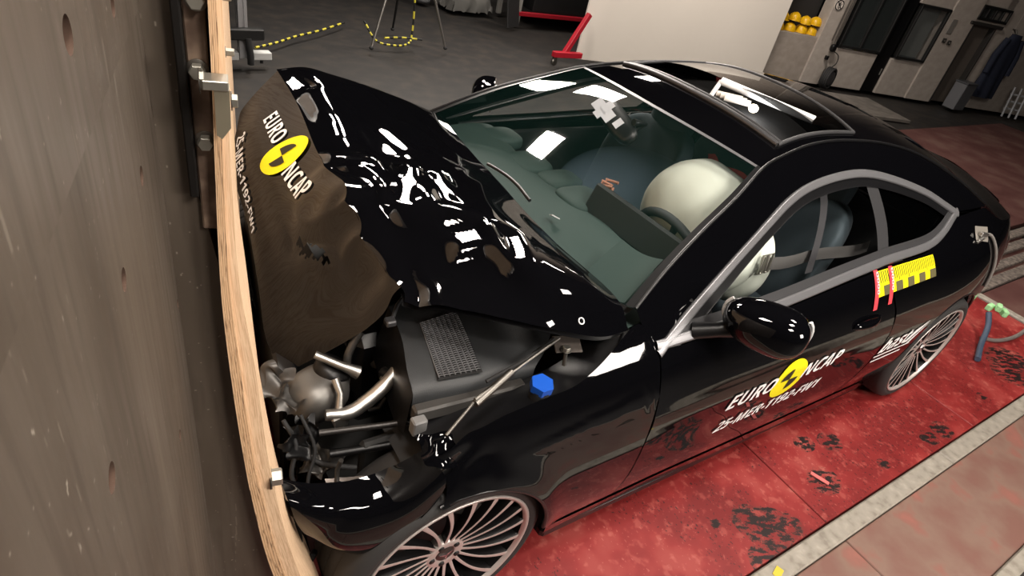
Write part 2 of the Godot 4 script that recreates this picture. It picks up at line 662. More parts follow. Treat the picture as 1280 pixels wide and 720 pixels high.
func barrier() -> void:
	var be := deg_to_rad(11.5)
	var n := Vector3(cos(be), 0, sin(be))
	var away := Vector3(sin(be), 0, -cos(be))
	var B := Basis(n, Vector3.UP, -away)
	var O := Vector3(-0.7716085, 0, 1.66546138)
	var t := thing("crash_barrier", "massive worn steel barrier block with bolt holes at the left of the hall", "barrier", O, B)
	# steel face: brushed, stained, scratched
	var W := 1024
	var im := Image.create(W, W, false, Image.FORMAT_RGB8)
	var ro := Image.create(W, W, false, Image.FORMAT_RGB8)
	var f2 := FastNoiseLite.new()
	f2.seed = 77
	f2.frequency = 1.0
	f2.fractal_octaves = 5
	for py in W:
		for px in W:
			var x := px * 0.002
			var y := py * 0.002
			var a := f2.get_noise_2d(x * 5.0, y * 1.3)
			var b := f2.get_noise_2d(x * 40.0, y * 2.5 + 30)
			var sp := f2.get_noise_2d(x * 70.0 + 5, y * 46.0)
			var c := Color(0.37, 0.335, 0.30).lerp(Color(0.30, 0.265, 0.23), clampf(0.5 + a * 1.1, 0, 1))
			c = c.lerp(Color(0.2, 0.17, 0.145), clampf(b * 0.8 - 0.15, 0, 0.2))
			if sp > 0.6:
				c = c.lerp(Color(0.66, 0.63, 0.58), 0.7)
			var sc := absf(f2.get_noise_2d(x * 7.0 + y * 0.25, 3.0 + y * 0.06))
			if sc < 0.004 and b > 0.0:
				c = c.lerp(Color(0.6, 0.57, 0.52), 0.35)
			im.set_pixel(px, py, c)
			ro.set_pixel(px, py, Color.WHITE * clampf(0.46 + a * 0.12 + b * 0.1, 0.3, 0.7))
	var sm := mat("ffffff", 1.0, 0.15, 0.5)
	sm.albedo_texture = ImageTexture.create_from_image(im)
	sm.roughness_texture = ImageTexture.create_from_image(ro)
	sm.uv1_triplanar = true
	sm.uv1_scale = Vector3.ONE * 0.55
	var cs := CSGCombiner3D.new()
	cs.name = "steel_block"
	t.add_child(cs)
	var blk := CSGBox3D.new()
	blk.size = Vector3(1.0, 2.6, 5.2)
	blk.position = Vector3(-0.5, 1.3, -1.3)
	blk.material = sm
	cs.add_child(blk)
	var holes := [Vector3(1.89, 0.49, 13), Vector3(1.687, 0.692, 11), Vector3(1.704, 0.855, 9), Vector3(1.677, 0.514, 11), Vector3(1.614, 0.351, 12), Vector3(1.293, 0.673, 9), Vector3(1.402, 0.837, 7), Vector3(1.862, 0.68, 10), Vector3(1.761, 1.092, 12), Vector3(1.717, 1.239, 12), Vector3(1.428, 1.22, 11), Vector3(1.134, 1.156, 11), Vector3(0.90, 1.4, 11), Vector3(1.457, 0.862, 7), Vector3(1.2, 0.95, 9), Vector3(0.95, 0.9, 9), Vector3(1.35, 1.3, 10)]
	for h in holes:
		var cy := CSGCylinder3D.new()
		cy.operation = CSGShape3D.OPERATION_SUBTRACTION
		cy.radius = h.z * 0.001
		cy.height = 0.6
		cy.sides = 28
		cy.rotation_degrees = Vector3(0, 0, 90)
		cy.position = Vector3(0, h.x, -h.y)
		cy.material = mat("4a372c", 0.9)  # rust brown, darkened to stand in for the shade inside the hole
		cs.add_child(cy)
		var g := Geo.new()
		g.lathe([Vector2(h.z * 0.00098, -0.045), Vector2(h.z * 0.00075, -0.04), Vector2(h.z * 0.00085, -0.03), Vector2(h.z * 0.00075, -0.02), Vector2(h.z * 0.00098, -0.015)], Transform3D(Basis(Vector3.BACK, -PI / 2), Vector3(0.0, h.x, -h.y)), 20)
		obj("hole_thread", g, mat("5a4638", 0.85), t)
	# spacer, dark flat bar and brown end plate between the face and the boards
	var g := Geo.new()
	# plywood facing: two bent boards, the near edges seen end on
	var back := [[-0.05, 0.22], [0.3, 0.175], [0.657, 0.112], [0.878, 0.087], [1.077, 0.073], [1.277, 0.064], [1.44, 0.061], [1.647, 0.067], [1.79, 0.072], [2.3, 0.08]]
	var mid := [[-0.05, 0.27], [0.3, 0.21], [0.647, 0.137], [0.95, 0.1], [1.026, 0.092], [1.275, 0.08], [1.44, 0.0735], [1.647, 0.077], [1.79, 0.0815], [2.3, 0.09]]
	var front := [[-0.05, 0.31], [0.3, 0.25], [0.604, 0.173], [0.97, 0.122], [1.271, 0.102], [1.438, 0.087], [1.588, 0.0855], [1.733, 0.087], [2.3, 0.094]]
	var ply := mat("ffffff", 0.65)
	ply.albedo_texture = ply_tex()
	var board := mat("ffffff", 0.6)
	board.albedo_texture = wood_tex()
	obj("spacer_block", board_geo([[0.0, -0.02], [2.3, -0.02]], back.map(func(q): return [q[0], minf(q[1], 0.032 if q[0] > 1.6 else 1.0) + 0.0005]), 0.0, 2.2, 0.85), sm, t)
	g = Geo.new()
	g.box(bpt(0.90, 0.0385, 1.885), Vector3(0.011, 0.60, 0.14), 0.002)
	obj("flat_bar", g, M.dark_steel, t, "dark flat steel bar standing on the barrier face")
	g = Geo.new()
	g.box(bpt(0.90, 0.0565, 1.85), Vector3(0.024, 0.64, 0.12), 0.002)
	obj("end_plate", g, tri_mat(noise_tex(23, 0.05, [[0.2, "5a483d"], [0.6, "7d6a5c"], [0.9, "94806f"]], 256, 4), 1.5, 0.6, 0.1, false), t)
	for q in [[0.060, 1.838], [0.0555, 1.757], [0.0575, 1.665]]:
		hex_bolt(t, bpt(0.84, q[0], q[1]), Basis(Vector3.RIGHT, PI / 2), 0.0095, 0.016)
	var p := thing("plywood_panel", "bent plywood facing sheet with laminated edge on the steel barrier", "plywood", O, B)
	for piece in [[0.0, 0.947, 0.004], [0.95, 2.15, 0.0]]:
		obj("plywood_sheet", board_geo(back, mid, piece[0], piece[1], 0.82 + piece[2]), ply, p)
	var p2 := thing("timber_board", "smooth pale timber board facing the car over the plywood", "board", O, B)
	obj("board_sheet", board_geo(mid, front, 0.0, 2.0, 0.826), board, p2)
	for q in [[0.84, 0.952, 0.118], [0.86, 1.84, 0.086], [0.86, 1.775, 0.086]]:
		hex_bolt(p2, bpt(q[0], q[2], q[1]), Basis(Vector3.BACK, -PI / 2), 0.017 if q[1] < 1 else 0.005, 0.024 if q[1] < 1 else 0.012)
	# clamp that holds the boards
	var c := thing("clamp_bracket", "zinc plated clamp bracket gripping the upper edge of the timber boards", "bracket", O, B)
	g = Geo.new()
	g.box(bpt(0.8, 0.0755, 1.757), Vector3(0.028, 0.0115, 0.03), 0.001)
	obj("cross_bar", g, M.zinc, c)
	g = Geo.new()
	g.prism(PackedVector2Array([Vector2(0.0735, 1.752), Vector2(0.0905, 1.752), Vector2(0.0895, 1.705), Vector2(0.079, 1.69), Vector2(0.073, 1.695)]), Transform3D(Basis(), Vector3(0, 0, -0.8)), 0.024)
	obj("side_plate", g, mat("8d8674", 0.45, 0.6), c)
	hex_bolt(c, bpt(0.8, 0.091, 1.735), Basis(Vector3.BACK, -PI / 2), 0.0085, 0.008)
	hex_bolt(c, bpt(0.8, 0.058, 1.757), Basis(Vector3.BACK, -PI / 2), 0.011, 0.006)


func board_geo(A: Array, Bk: Array, y0: float, y1: float, L0: float) -> Geo:
	var g := Geo.new()
	var ns := 36
	var LL := [L0, L0 + 0.12, L0 + 0.3, L0 + 0.55, 1.8, 2.4, 3.3]
	var face := func(T: Array, flip: bool, off: float) -> void:
		var rows := []
		for k in ns + 1:
			var y := lerpf(y0, y1, float(k) / ns)
			var row := PackedVector3Array()
			for L in LL:
				var s := smoothstep(0.9, 1.6, L)
				row.append(Vector3(lerpf(cub(T, y), cub(T, 1.55) - 0.006 + off * 0, s), y, -L))
			if flip:
				row.reverse()
			rows.append(row)
		g.grid(rows, false, null, 2.4, 2.0)
	face.call(Bk, false, 0.0)
	face.call(A, true, 0.0)
	for L in [L0, 3.3]:
		for k in ns:
			var ya := lerpf(y0, y1, float(k) / ns)
			var yb := lerpf(y0, y1, float(k + 1) / ns)
			var s := smoothstep(0.9, 1.6, L)
			var q := func(T: Array, y: float) -> Vector3: return Vector3(lerpf(cub(T, y), cub(T, 1.55) - 0.006, s), y, -L)
			g.quad(q.call(A, ya), q.call(A, yb), q.call(Bk, yb), q.call(Bk, ya), Vector2(0, ya), Vector2(0, yb), Vector2(0.06, yb), Vector2(0.06, ya))
	for y in [y0, y1]:
		for k in LL.size() - 1:
			var s0 := smoothstep(0.9, 1.6, LL[k])
			var s1 := smoothstep(0.9, 1.6, LL[k + 1])
			var q := func(T: Array, s: float, L: float) -> Vector3: return Vector3(lerpf(cub(T, y), cub(T, 1.55) - 0.006, s), y, -L)
			g.quad(q.call(A, s0, LL[k]), q.call(Bk, s0, LL[k]), q.call(Bk, s1, LL[k + 1]), q.call(A, s1, LL[k + 1]))
	return g


func ply_tex() -> ImageTexture:
	# u across the plies (0..0.06 on the edge), v along
	var im := Image.create(512, 1024, false, Image.FORMAT_RGB8)
	var f2 := FastNoiseLite.new()
	f2.seed = 41
	f2.frequency = 1.0
	f2.fractal_octaves = 4
	for py in 1024:
		for px in 512:
			var u := px / 512.0
			var v := py / 1024.0
			var ply := fmod(u * 150.0 + f2.get_noise_2d(v * 12.0, u * 20.0) * 0.5, 2.0)
			var c := Color(0.85, 0.72, 0.58) if ply < 1.0 else Color(0.70, 0.55, 0.41)
			var gr := f2.get_noise_2d(u * 90.0, v * 14.0)
			c = c.lerp(Color(0.83, 0.68, 0.52), clampf(gr * 1.4, 0, 0.5)).lerp(Color(0.25, 0.16, 0.10), clampf(-gr * 1.6 - 0.35, 0, 0.6))
			im.set_pixel(px, py, c)
	return ImageTexture.create_from_image(im)


func wood_tex() -> ImageTexture:
	var im := Image.create(512, 1024, false, Image.FORMAT_RGB8)
	var f2 := FastNoiseLite.new()
	f2.seed = 43
	f2.frequency = 1.0
	f2.fractal_octaves = 4
	for py in 1024:
		for px in 512:
			var u := px / 512.0
			var v := py / 1024.0
			var w := f2.get_noise_2d(u * 3.0, v * 1.2) * 2.0
			var ring := 0.5 + 0.5 * sin((u * 34.0 + w * 5.0) * TAU * 0.6)
			var gr := f2.get_noise_2d(u * 200.0, v * 9.0)
			var c := Color(0.89, 0.77, 0.64).lerp(Color(0.82, 0.68, 0.54), ring * 0.25)
			c = c.lerp(Color(0.62, 0.46, 0.33), clampf(gr * 1.5, 0, 0.35))
			im.set_pixel(px, py, c)
	return ImageTexture.create_from_image(im)


func hex_bolt(parent: Node3D, at: Vector3, B: Basis, r: float, h: float) -> void:
	# axis along B * Y, standing out of a surface at "at"
	var T := Transform3D(B, at)
	var o := Node3D.new()
	o.name = "hex_bolt"
	parent.add_child(o, true)
	var g := Geo.new()
	g.lathe([Vector2(0, 0), Vector2(r * 1.35, 0), Vector2(r * 1.35, h * 0.18), Vector2(0, h * 0.18)], T, 24)
	obj("washer", g, M.steel, o)
	g = Geo.new()
	var rows := []
	for p in [Vector2(0.0, h * 0.18), Vector2(r, h * 0.18), Vector2(r, h * 0.9), Vector2(r * 0.9, h), Vector2(0.0, h)]:
		var row := PackedVector3Array()
		for s in 7:
			row.append(T * Vector3(cos(TAU * s / 6.0) * p.x, p.y, sin(TAU * s / 6.0) * p.x))
		rows.append(row)
	for r_ in rows.size() - 1:
		for s in 6:
			g.quad(rows[r_][s], rows[r_ + 1][s], rows[r_ + 1][s + 1], rows[r_][s + 1])
	obj("bolt_head", g, M.zinc, o)


const WO := Vector3(9.6, 0, -4.15)


func wall_basis() -> Basis:
	var d := Vector3(0.94, 0, 0.34).normalized()
	return Basis(d, Vector3.UP, d.cross(Vector3.UP))


func backdrop() -> void:
	var wb := wall_basis()
	var plaster := tri_mat(noise_tex(33, 0.02, [[0.15, "a1988f"], [0.4, "a79e96"], [0.7, "ada49c"], [0.95, "b4aba3"]], 512, 5), 0.7, 0.75)
	var old := tri_mat(noise_tex(34, 0.02, [[0.15, "90867d"], [0.5, "988e85"], [0.8, "9f958c"]], 512, 5), 0.7, 0.75)
	# wall of the side rooms, with its openings left free
	var w := Node3D.new()
	w.name = "wall_back"
	w.set_meta("kind", "structure")
	w.set_meta("label", "pale plastered inner wall with windows and doors at the back of the hall")
	w.transform = Transform3D(wb, WO)
	add_child(w)
	# [a0, a1, h0, h1, thickness]
	for e in [[-3.2, -0.42, 0.0, 0.70, 0.2], [-3.2, -2.3, 0.70, 6.4, 0.2], [-2.3, -0.42, 1.9, 6.4, 0.2], [-0.42, -0.06, 0.0, 6.4, 0.24], [-0.06, 0.84, 0.0, 0.60, 0.2], [-0.06, 1.15, 1.75, 6.4, 0.2], [1.15, 1.8, 0.0, 0.58, 0.2], [1.15, 1.8, 1.45, 6.4, 0.2], [1.8, 2.34, 0.0, 6.4, 0.24], [2.34, 2.85, 1.32, 1.40, 0.2], [2.34, 3.0, 1.62, 6.4, 0.2], [2.85, 3.25, 0.0, 6.4, 0.2], [3.25, 9.0, 0.0, 6.4, 0.16]]:
		var g := Geo.new()
		g.box(Vector3((e[0] + e[1]) * 0.5, (e[2] + e[3]) * 0.5, -e[4] * 0.5 + (0.03 if e[4] > 0.22 else 0.0)), Vector3(e[1] - e[0], e[3] - e[2], e[4]), 0.006)
		obj("wall_section", g, old if e[1] <= -0.4 else plaster, w)
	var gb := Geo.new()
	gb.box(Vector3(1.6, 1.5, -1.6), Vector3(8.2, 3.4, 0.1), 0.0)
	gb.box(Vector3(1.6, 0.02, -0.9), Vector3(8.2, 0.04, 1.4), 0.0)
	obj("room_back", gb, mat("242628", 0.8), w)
	gb = Geo.new()
	gb.box(Vector3(-1.36, 1.3, -0.28), Vector3(1.9, 1.3, 0.03), 0.0)
	gb.box(Vector3(-1.36, 0.68, -0.24), Vector3(1.9, 0.04, 0.1), 0.0)
	obj("niche_back", gb, mat("1c1a19", 0.8), w)
	# windows and doors of that wall
	var frame := mat("161616", 0.5)
	for e in [["window_1", 0.0, 0.84, 0.62, 1.75, 2], ["window_2", 1.17, 1.78, 0.60, 1.45, 1], ["window_3", 2.34, 2.98, 1.40, 1.62, 4]]:
		var o := Node3D.new()
		o.name = e[0]
		o.set_meta("kind", "structure")
		o.set_meta("label", "dark framed inner window in the back wall")
		o.transform = Transform3D(wb, WO)
		add_child(o)
		var g := Geo.new()
		var wd: float = e[2] - e[1]
		for k in [[e[1] + 0.02, e[3], 0.04, e[4] - e[3]], [e[2] - 0.02, e[3], 0.04, e[4] - e[3]]]:
			g.box(Vector3(k[0], k[1] + k[3] * 0.5, 0.01), Vector3(k[2], k[3], 0.06), 0.006)
		for h in [e[3] + 0.02, e[4] - 0.02]:
			g.box(Vector3((e[1] + e[2]) * 0.5, h, 0.01), Vector3(wd, 0.04, 0.06), 0.006)
		for k in range(1, e[5]):
			g.box(Vector3(lerpf(e[1], e[2], float(k) / e[5]), (e[3] + e[4]) * 0.5, 0.01), Vector3(0.035, e[4] - e[3], 0.05), 0.005)
		obj("window_frame", g, frame, o)
		for k in e[5]:
			g = Geo.new()
			g.box(Vector3(e[1] + wd * (k + 0.5) / e[5], (e[3] + e[4]) * 0.5, -0.01), Vector3(wd / e[5] - 0.03, e[4] - e[3] - 0.05, 0.006), 0.0)
			var gl := mat("aab4b4", 0.03)
			gl.transparency = BaseMaterial3D.TRANSPARENCY_ALPHA
			gl.albedo_color = Color(0.35, 0.38, 0.38, 0.12)
			obj("pane", g, gl, o)
	var bl := thing("added_grey_sheet", "pale grey sheet added behind the single dark framed window beside the black door", "blind", WO, wb)  # added sheet that lightens the window; no blind hangs there
	var bg := Geo.new()
	bg.box(Vector3(1.49, 1.03, -0.12), Vector3(0.46, 0.80, 0.008), 0.002)
	obj("sheet", bg, mat("7d807e", 0.8), bl)
	bg = Geo.new()
	bg.box(Vector3(1.49, 0.63, -0.12), Vector3(0.47, 0.025, 0.02), 0.004)
	obj("bottom_rail", bg, mat("55585a", 0.5), bl)
	var d1 := Node3D.new()
	d1.name = "door_1"
	d1.set_meta("kind", "structure")
	d1.set_meta("label", "black glazed door standing between the two half walls")
	d1.transform = Transform3D(wb, WO)
	add_child(d1)
	var gd := Geo.new()
	gd.box(Vector3(0.995, 0.86, -0.06), Vector3(0.30, 1.72, 0.05), 0.008)
	obj("door_leaf", gd, mat("0e0e0f", 0.3), d1)
	gd = Geo.new()
	gd.tube([Vector3(1.08, 0.30, -0.02), Vector3(1.08, 0.40, -0.02)], 0.012, 8)
	obj("door_handle", gd, M.alu, d1)
	var d2 := Node3D.new()
	d2.name = "door_2"
	d2.set_meta("kind", "structure")
	d2.set_meta("label", "grey wooden door under the row of small panes")
	d2.transform = Transform3D(wb, WO)
	add_child(d2)
	gd = Geo.new()
	gd.box(Vector3(2.60, 0.66, -0.10), Vector3(0.50, 1.30, 0.05), 0.006)
	obj("door_leaf", gd, mat("5b544e", 0.6), d2)
	gd = Geo.new()
	gd.box(Vector3(2.36, 0.66, -0.03), Vector3(0.04, 1.32, 0.12), 0.005)
	gd.box(Vector3(2.84, 0.66, -0.03), Vector3(0.04, 1.32, 0.12), 0.005)
	gd.box(Vector3(2.60, 1.34, -0.0), Vector3(0.70, 0.05, 0.12), 0.005)
	obj("door_frame", gd, mat("2a2725", 0.6), d2)
	# helmets in the niche, two stacked rows
	var spots := [[-1.12, 0.745], [-0.90, 0.745], [-0.685, 0.745], [-0.50, 0.745], [-1.10, 0.885], [-0.885, 0.90], [-0.67, 0.875], [-0.485, 0.885]]
	var says := ["lower row, half hidden by the screen", "lower row, second from the white screen", "lower row, third from the white screen", "lower row, beside the niche's pillar", "upper row, half hidden by the white screen", "topmost one, second from the white screen", "upper row, third from the white screen", "upper row, beside the niche's pillar"]
	for k in spots.size():
		var at: Vector3 = WO + wb * Vector3(spots[k][0], spots[k][1], -0.125)
		var h := thing("safety_helmet", "yellow safety helmet stacked in the wall niche, " + says[k], "helmet", at, wb * Basis(Vector3.UP, k * 1.3), "yellow helmets in the niche")
		var g := Geo.new()
		g.lathe([Vector2(0.0, 0.075), Vector2(0.04, 0.07), Vector2(0.075, 0.045), Vector2(0.09, 0.01), Vector2(0.094, -0.03), Vector2(0.090, -0.03), Vector2(0.08, 0.0)], Transform3D(), 28)
		obj("shell", g, mat("e0ae10", 0.35), h)
		g = Geo.new()
		g.lathe([Vector2(0.094, -0.028), Vector2(0.102, -0.036), Vector2(0.102, -0.041), Vector2(0.09, -0.036)], Transform3D(Basis().scaled(Vector3(1.04, 1, 0.98)), Vector3(0.008, 0, 0)), 28)
		obj("brim", g, mat("d8a40c", 0.4), h)
		g = Geo.new()
		var path := []
		for q in 13:
			var a := lerpf(0.25, PI - 0.25, q / 12.0)
			path.append(Vector3(cos(a) * 0.092, sin(a) * 0.078 - 0.002, 0))
		g.tube(path, 0.007, 6)
		obj("ridge", g, mat("d8a40c", 0.4), h)
	# sign: a walking figure struck through in a ring
	var sg := thing("prohibition_sign", "small round sign with a struck-through walking figure on the pillar", "sign", WO + wb * Vector3(-0.33, 1.20, 0.035), wb)
	var g := Geo.new()
	g.lathe([Vector2(0, 0.004), Vector2(0.085, 0.004), Vector2(0.085, 0)], Transform3D(Basis(Vector3.RIGHT, PI / 2), Vector3.ZERO), 32)
	obj("plate", g, M.white_paint, sg)
	g = Geo.new()
	g.lathe([Vector2(0.062, 0.005), Vector2(0.062, 0.007), Vector2(0.078, 0.007), Vector2(0.078, 0.005)], Transform3D(Basis(Vector3.RIGHT, PI / 2), Vector3.ZERO), 32)
	g.box(Vector3(0, 0, 0.006), Vector3(0.012, 0.13, 0.002), 0.0, Basis(Vector3.BACK, 0.78))
	obj("ring", g, M.black, sg)
	g = Geo.new()
	g.ellipsoid(Vector3(0, 0.034, 0.006), Vector3(0.011, 0.011, 0.002))
	for e in [[0.0, 0.008, 0.018, 0.04, 0.1], [-0.012, -0.028, 0.01, 0.045, 0.45], [0.012, -0.028, 0.01, 0.045, -0.45], [-0.02, 0.008, 0.008, 0.036, 0.7], [0.02, 0.008, 0.008, 0.036, -0.7]]:
		g.box(Vector3(e[0], e[1], 0.006), Vector3(e[2], e[3], 0.002), 0.0, Basis(Vector3.BACK, e[4]))
	obj("figure", g, M.black, sg)
	# pipe, valve and cable reel by the pillar
	var pp := thing("wall_pipe", "thin pipe with valve running down the pillar beside the helmets", "pipe", WO, wb)
	g = Geo.new()
	g.tube([Vector3(-0.16, 3.0, 0.07), Vector3(-0.13, 0.75, 0.07), Vector3(-0.12, 0.62, 0.08)], 0.018, 8)
	g.tube([Vector3(-0.22, 3.0, 0.07), Vector3(-0.20, 0.7, 0.07)], 0.01, 8)
	obj("tube", g, M.steel, pp)
	g = Geo.new()
	g.ellipsoid(Vector3(-0.13, 0.60, 0.09), Vector3(0.05, 0.06, 0.04), Basis(), 0.7)
	g.box(Vector3(-0.15, 0.44, 0.07), Vector3(0.05, 0.06, 0.05), 0.006)
	obj("valve", g, M.dark_metal, pp)
	g = Geo.new()
	g.tube(curve([Vector3(-0.11, 0.56, 0.09), Vector3(0.02, 0.5, 0.1), Vector3(0.05, 0.38, 0.1), Vector3(-0.04, 0.3, 0.12)], 16), 0.008, 6)
	obj("hose", g, M.rubber, pp)
	var rl := thing("hose_reel", "black hose reel on the floor beside the half wall", "reel", WO + wb * Vector3(-0.08, 0.17, 0.22), wb * Basis(Vector3.UP, 0.5))
	g = Geo.new()
	for k in 4:
		var ring := []
		for q in 25:
			ring.append(Vector3(cos(TAU * q / 24.0) * 0.135, sin(TAU * q / 24.0) * 0.15, -0.045 + k * 0.03))
		g.tube(ring, 0.02, 8, false)
	obj("coil", g, M.rubber, rl)
	g = Geo.new()
	g.lathe([Vector2(0.0, 0.06), Vector2(0.10, 0.06), Vector2(0.11, 0.055), Vector2(0.11, -0.055), Vector2(0.0, -0.06)], Transform3D(Basis(Vector3.RIGHT, PI / 2), Vector3.ZERO), 24)
	obj("drum", g, mat("3f3f42", 0.4), rl)
	# small things on the half wall, switches, notice board
	for e in [[0.42, "yellow", "c9b92e"], [0.68, "grey", "8f8f90"]]:
		var q := thing("work_glove", "%s work glove lying on the half wall ledge" % e[1], "glove", WO + wb * Vector3(e[0], 0.60, -0.06), wb)
		g = Geo.new()
		g.ellipsoid(Vector3(0, 0.02, 0), Vector3(0.07, 0.02, 0.04))
		obj("palm", g, mat(e[2], 0.8), q)
		for k in 4:
			g = Geo.new()
			g.tube([Vector3(0.05, 0.02, -0.025 + k * 0.017), Vector3(0.12, 0.015, -0.035 + k * 0.022)], 0.009, 8)
			obj("finger", g, mat(e[2], 0.8), q)
	var nb := thing("notice_plate", "grey narrow notice plate on the white wall pillar", "plate", WO + wb * Vector3(1.93, 1.22, 0.03), wb)
	g = Geo.new()
	g.box(Vector3(0, 0, 0.008), Vector3(0.10, 0.22, 0.016), 0.003)
	obj("board", g, mat("77736e", 0.5), nb)
	for e in [[1.93, 1.0], [2.05, 0.98]]:
		var s := thing("light_switch", "small dark switch box on the white pillar, %s" % ("below the notice plate" if e[0] < 2 else "nearer to the grey door"), "switch", WO + wb * Vector3(e[0], e[1], 0.03), wb)
		g = Geo.new()
		g.box(Vector3(0, 0, 0.012), Vector3(0.06, 0.07, 0.024), 0.004)
		obj("box", g, mat("23211f", 0.5), s)
		g = Geo.new()
		g.box(Vector3(0, 0, 0.027), Vector3(0.02, 0.03, 0.008), 0.002)
		obj("rocker", g, mat("6a6660", 0.5), s)
	# bin, coat and stand on the dark side
	var bin := thing("waste_bin", "pale metal bin standing before the grey door frame", "bin", WO + wb * Vector3(2.72, 0, 0.2), wb * Basis(Vector3.UP, 0.2))
	g = Geo.new()
	g.box(Vector3(0, 0.22, 0), Vector3(0.30, 0.44, 0.22), 0.01)
	obj("body", g, mat("6d6e72", 0.4, 0.3), bin)
	g = Geo.new()
	g.box(Vector3(0, 0.45, 0), Vector3(0.32, 0.03, 0.24), 0.008)
	obj("lid", g, mat("45464a", 0.4), bin)
	var coat := thing("work_coat", "long dark blue work coat hanging on the dim wall", "coat", WO + wb * Vector3(3.22, 0, 0.06), wb)
	g = Geo.new()
	var rows := []
	for r in 15:
		var v := r / 14.0
		var row := PackedVector3Array()
		for q in 33:
			var a := TAU * q / 32.0
			var wd := lerpf(0.10, 0.21, smoothstep(0.0, 0.25, v)) + 0.06 * v
			row.append(Vector3(cos(a) * wd, 1.30 - 1.05 * v, 0.08 + sin(a) * (0.06 + 0.03 * v) + 0.015 * sin(a * 7.0 + v * 4.0) * v))
		rows.append(row)
	g.grid(rows, true)
	obj("body", g, mat("12192c", 0.85), coat)
	for s in [-1.0, 1.0]:
		g = Geo.new()
		g.tube([Vector3(s * 0.15, 1.22, 0.09), Vector3(s * 0.23, 0.95, 0.10), Vector3(s * 0.24, 0.66, 0.12)], [0.05, 0.055, 0.05], 12)
		obj("sleeve", g, mat("12192c", 0.85), coat)
	g = Geo.new()
	g.tube([Vector3(0, 1.30, 0.06), Vector3(0, 1.36, 0.02), Vector3(0, 1.36, -0.06)], 0.01, 8)
	obj("hook", g, M.steel, coat)
	var rk := thing("folding_frame", "small white folding metal frame leaning by the dark blue coat", "frame", WO + wb * Vector3(4.0, 0, 0.2), wb * Basis(Vector3.UP, -0.2))
	for x in [-0.14, 0.0, 0.14]:
		g = Geo.new()
		g.tube([Vector3(x, 0, 0.08), Vector3(x, 0.5, -0.02)], 0.018, 8)
		obj("post", g, mat("9a9ca0", 0.5), rk)
	for h in [0.14, 0.26, 0.38]:
		g = Geo.new()
		g.box(Vector3(0, h, 0.05 - h * 0.18), Vector3(0.30, 0.03, 0.012), 0.003)
		obj("rung", g, mat("9a9ca0", 0.5), rk)
	var pad := Geo.new()
	pad.box(Vector3(9.0, -0.02, -3.4), Vector3(2.0, 0.045, 1.0), 0.004, Basis(Vector3.UP, -0.34))
	struct("floor_pad", pad, tri_mat(noise_tex(35, 0.02, [[0.2, "5d5853"], [0.8, "746e68"]], 256, 4), 0.8, 0.6), "lighter concrete floor pad before the back wall")
	# white screen on red feet
	var a := Vector3(4.96, 0, -4.95)
	var b := Vector3(8.02, 0, -4.2)
	var dx := (b - a).normalized()
	var sb := Basis(dx, Vector3.UP, dx.cross(Vector3.UP))
	var sc := thing("white_screen", "large plain white screen board standing behind the car", "screen", a, sb)
	g = Geo.new()
	g.box(Vector3((b - a).length() * 0.5, 1.38, 0), Vector3((b - a).length(), 2.7, 0.03), 0.005)
	obj("board", g, tri_mat(noise_tex(36, 0.004, [[0.1, "cdc6bd"], [0.9, "d9d2c9"]], 256, 3), 0.3, 0.7), sc)
	var rf := thing("red_trolley_foot", "red steel trolley foot with caster beside the white screen", "trolley", Vector3(4.64, 0, -4.78), Basis(Vector3.UP, 0.15))
	g = Geo.new()
	g.box(Vector3(0.02, 0.13, 0.02), Vector3(0.52, 0.07, 0.07), 0.006, Basis(Vector3.BACK, -0.05))
	obj("foot_beam", g, M.red_metal, rf)
	g = Geo.new()
	g.box(Vector3(0.14, 0.36, -0.02), Vector3(0.07, 0.62, 0.06), 0.006, Basis(Vector3.BACK, -0.55))
	obj("brace", g, M.red_metal, rf)
	g = Geo.new()
	g.lathe([Vector2(0.0, 0.015), Vector2(0.045, 0.015), Vector2(0.045, -0.015), Vector2(0.0, -0.015)], Transform3D(Basis(Vector3.RIGHT, PI / 2), Vector3(-0.2, 0.045, 0.02)), 20)
	g.box(Vector3(-0.2, 0.08, 0.02), Vector3(0.05, 0.05, 0.045), 0.004)
	obj("caster", g, M.steel, rf)
	# aluminium post on a cross foot
	var st := thing("camera_post", "aluminium profile post with black clamp box on white feet", "post", Vector3(0.655, 0, -4.55), Basis(Vector3.UP, 0.08))
	g = Geo.new()
	var prof := PackedVector2Array([Vector2(-0.04, -0.04), Vector2(-0.012, -0.04), Vector2(-0.012, -0.028), Vector2(0.012, -0.028), Vector2(0.012, -0.04), Vector2(0.04, -0.04), Vector2(0.04, -0.012), Vector2(0.028, -0.012), Vector2(0.028, 0.012), Vector2(0.04, 0.012), Vector2(0.04, 0.04), Vector2(0.012, 0.04), Vector2(0.012, 0.028), Vector2(-0.012, 0.028), Vector2(-0.012, 0.04), Vector2(-0.04, 0.04), Vector2(-0.04, 0.012), Vector2(-0.028, 0.012), Vector2(-0.028, -0.012), Vector2(-0.04, -0.012)])
	g.prism(prof, Transform3D(Basis(Vector3.RIGHT, -PI / 2), Vector3(0, 1.3, 0)), 2.5)
	obj("profile", g, mat("b9b9bb", 0.4, 0.6), st)
	g = Geo.new()
	g.box(Vector3(0.0, 0.28, 0.06), Vector3(0.34, 0.10, 0.09), 0.01)
	obj("clamp_box", g, M.black, st)
	for x in [-0.14, 0.16]:
		g = Geo.new()
		g.box(Vector3(x, 0.075, 0.02), Vector3(0.17, 0.07, 0.09), 0.006)
		obj("foot_block", g, mat("c9cac9", 0.5), st)
		g = Geo.new()
		g.tube([Vector3(x, 0.04, 0.02), Vector3(x, 0.0, 0.02)], 0.015, 8)
		obj("levelling_foot", g, M.black, st)
	g = Geo.new()
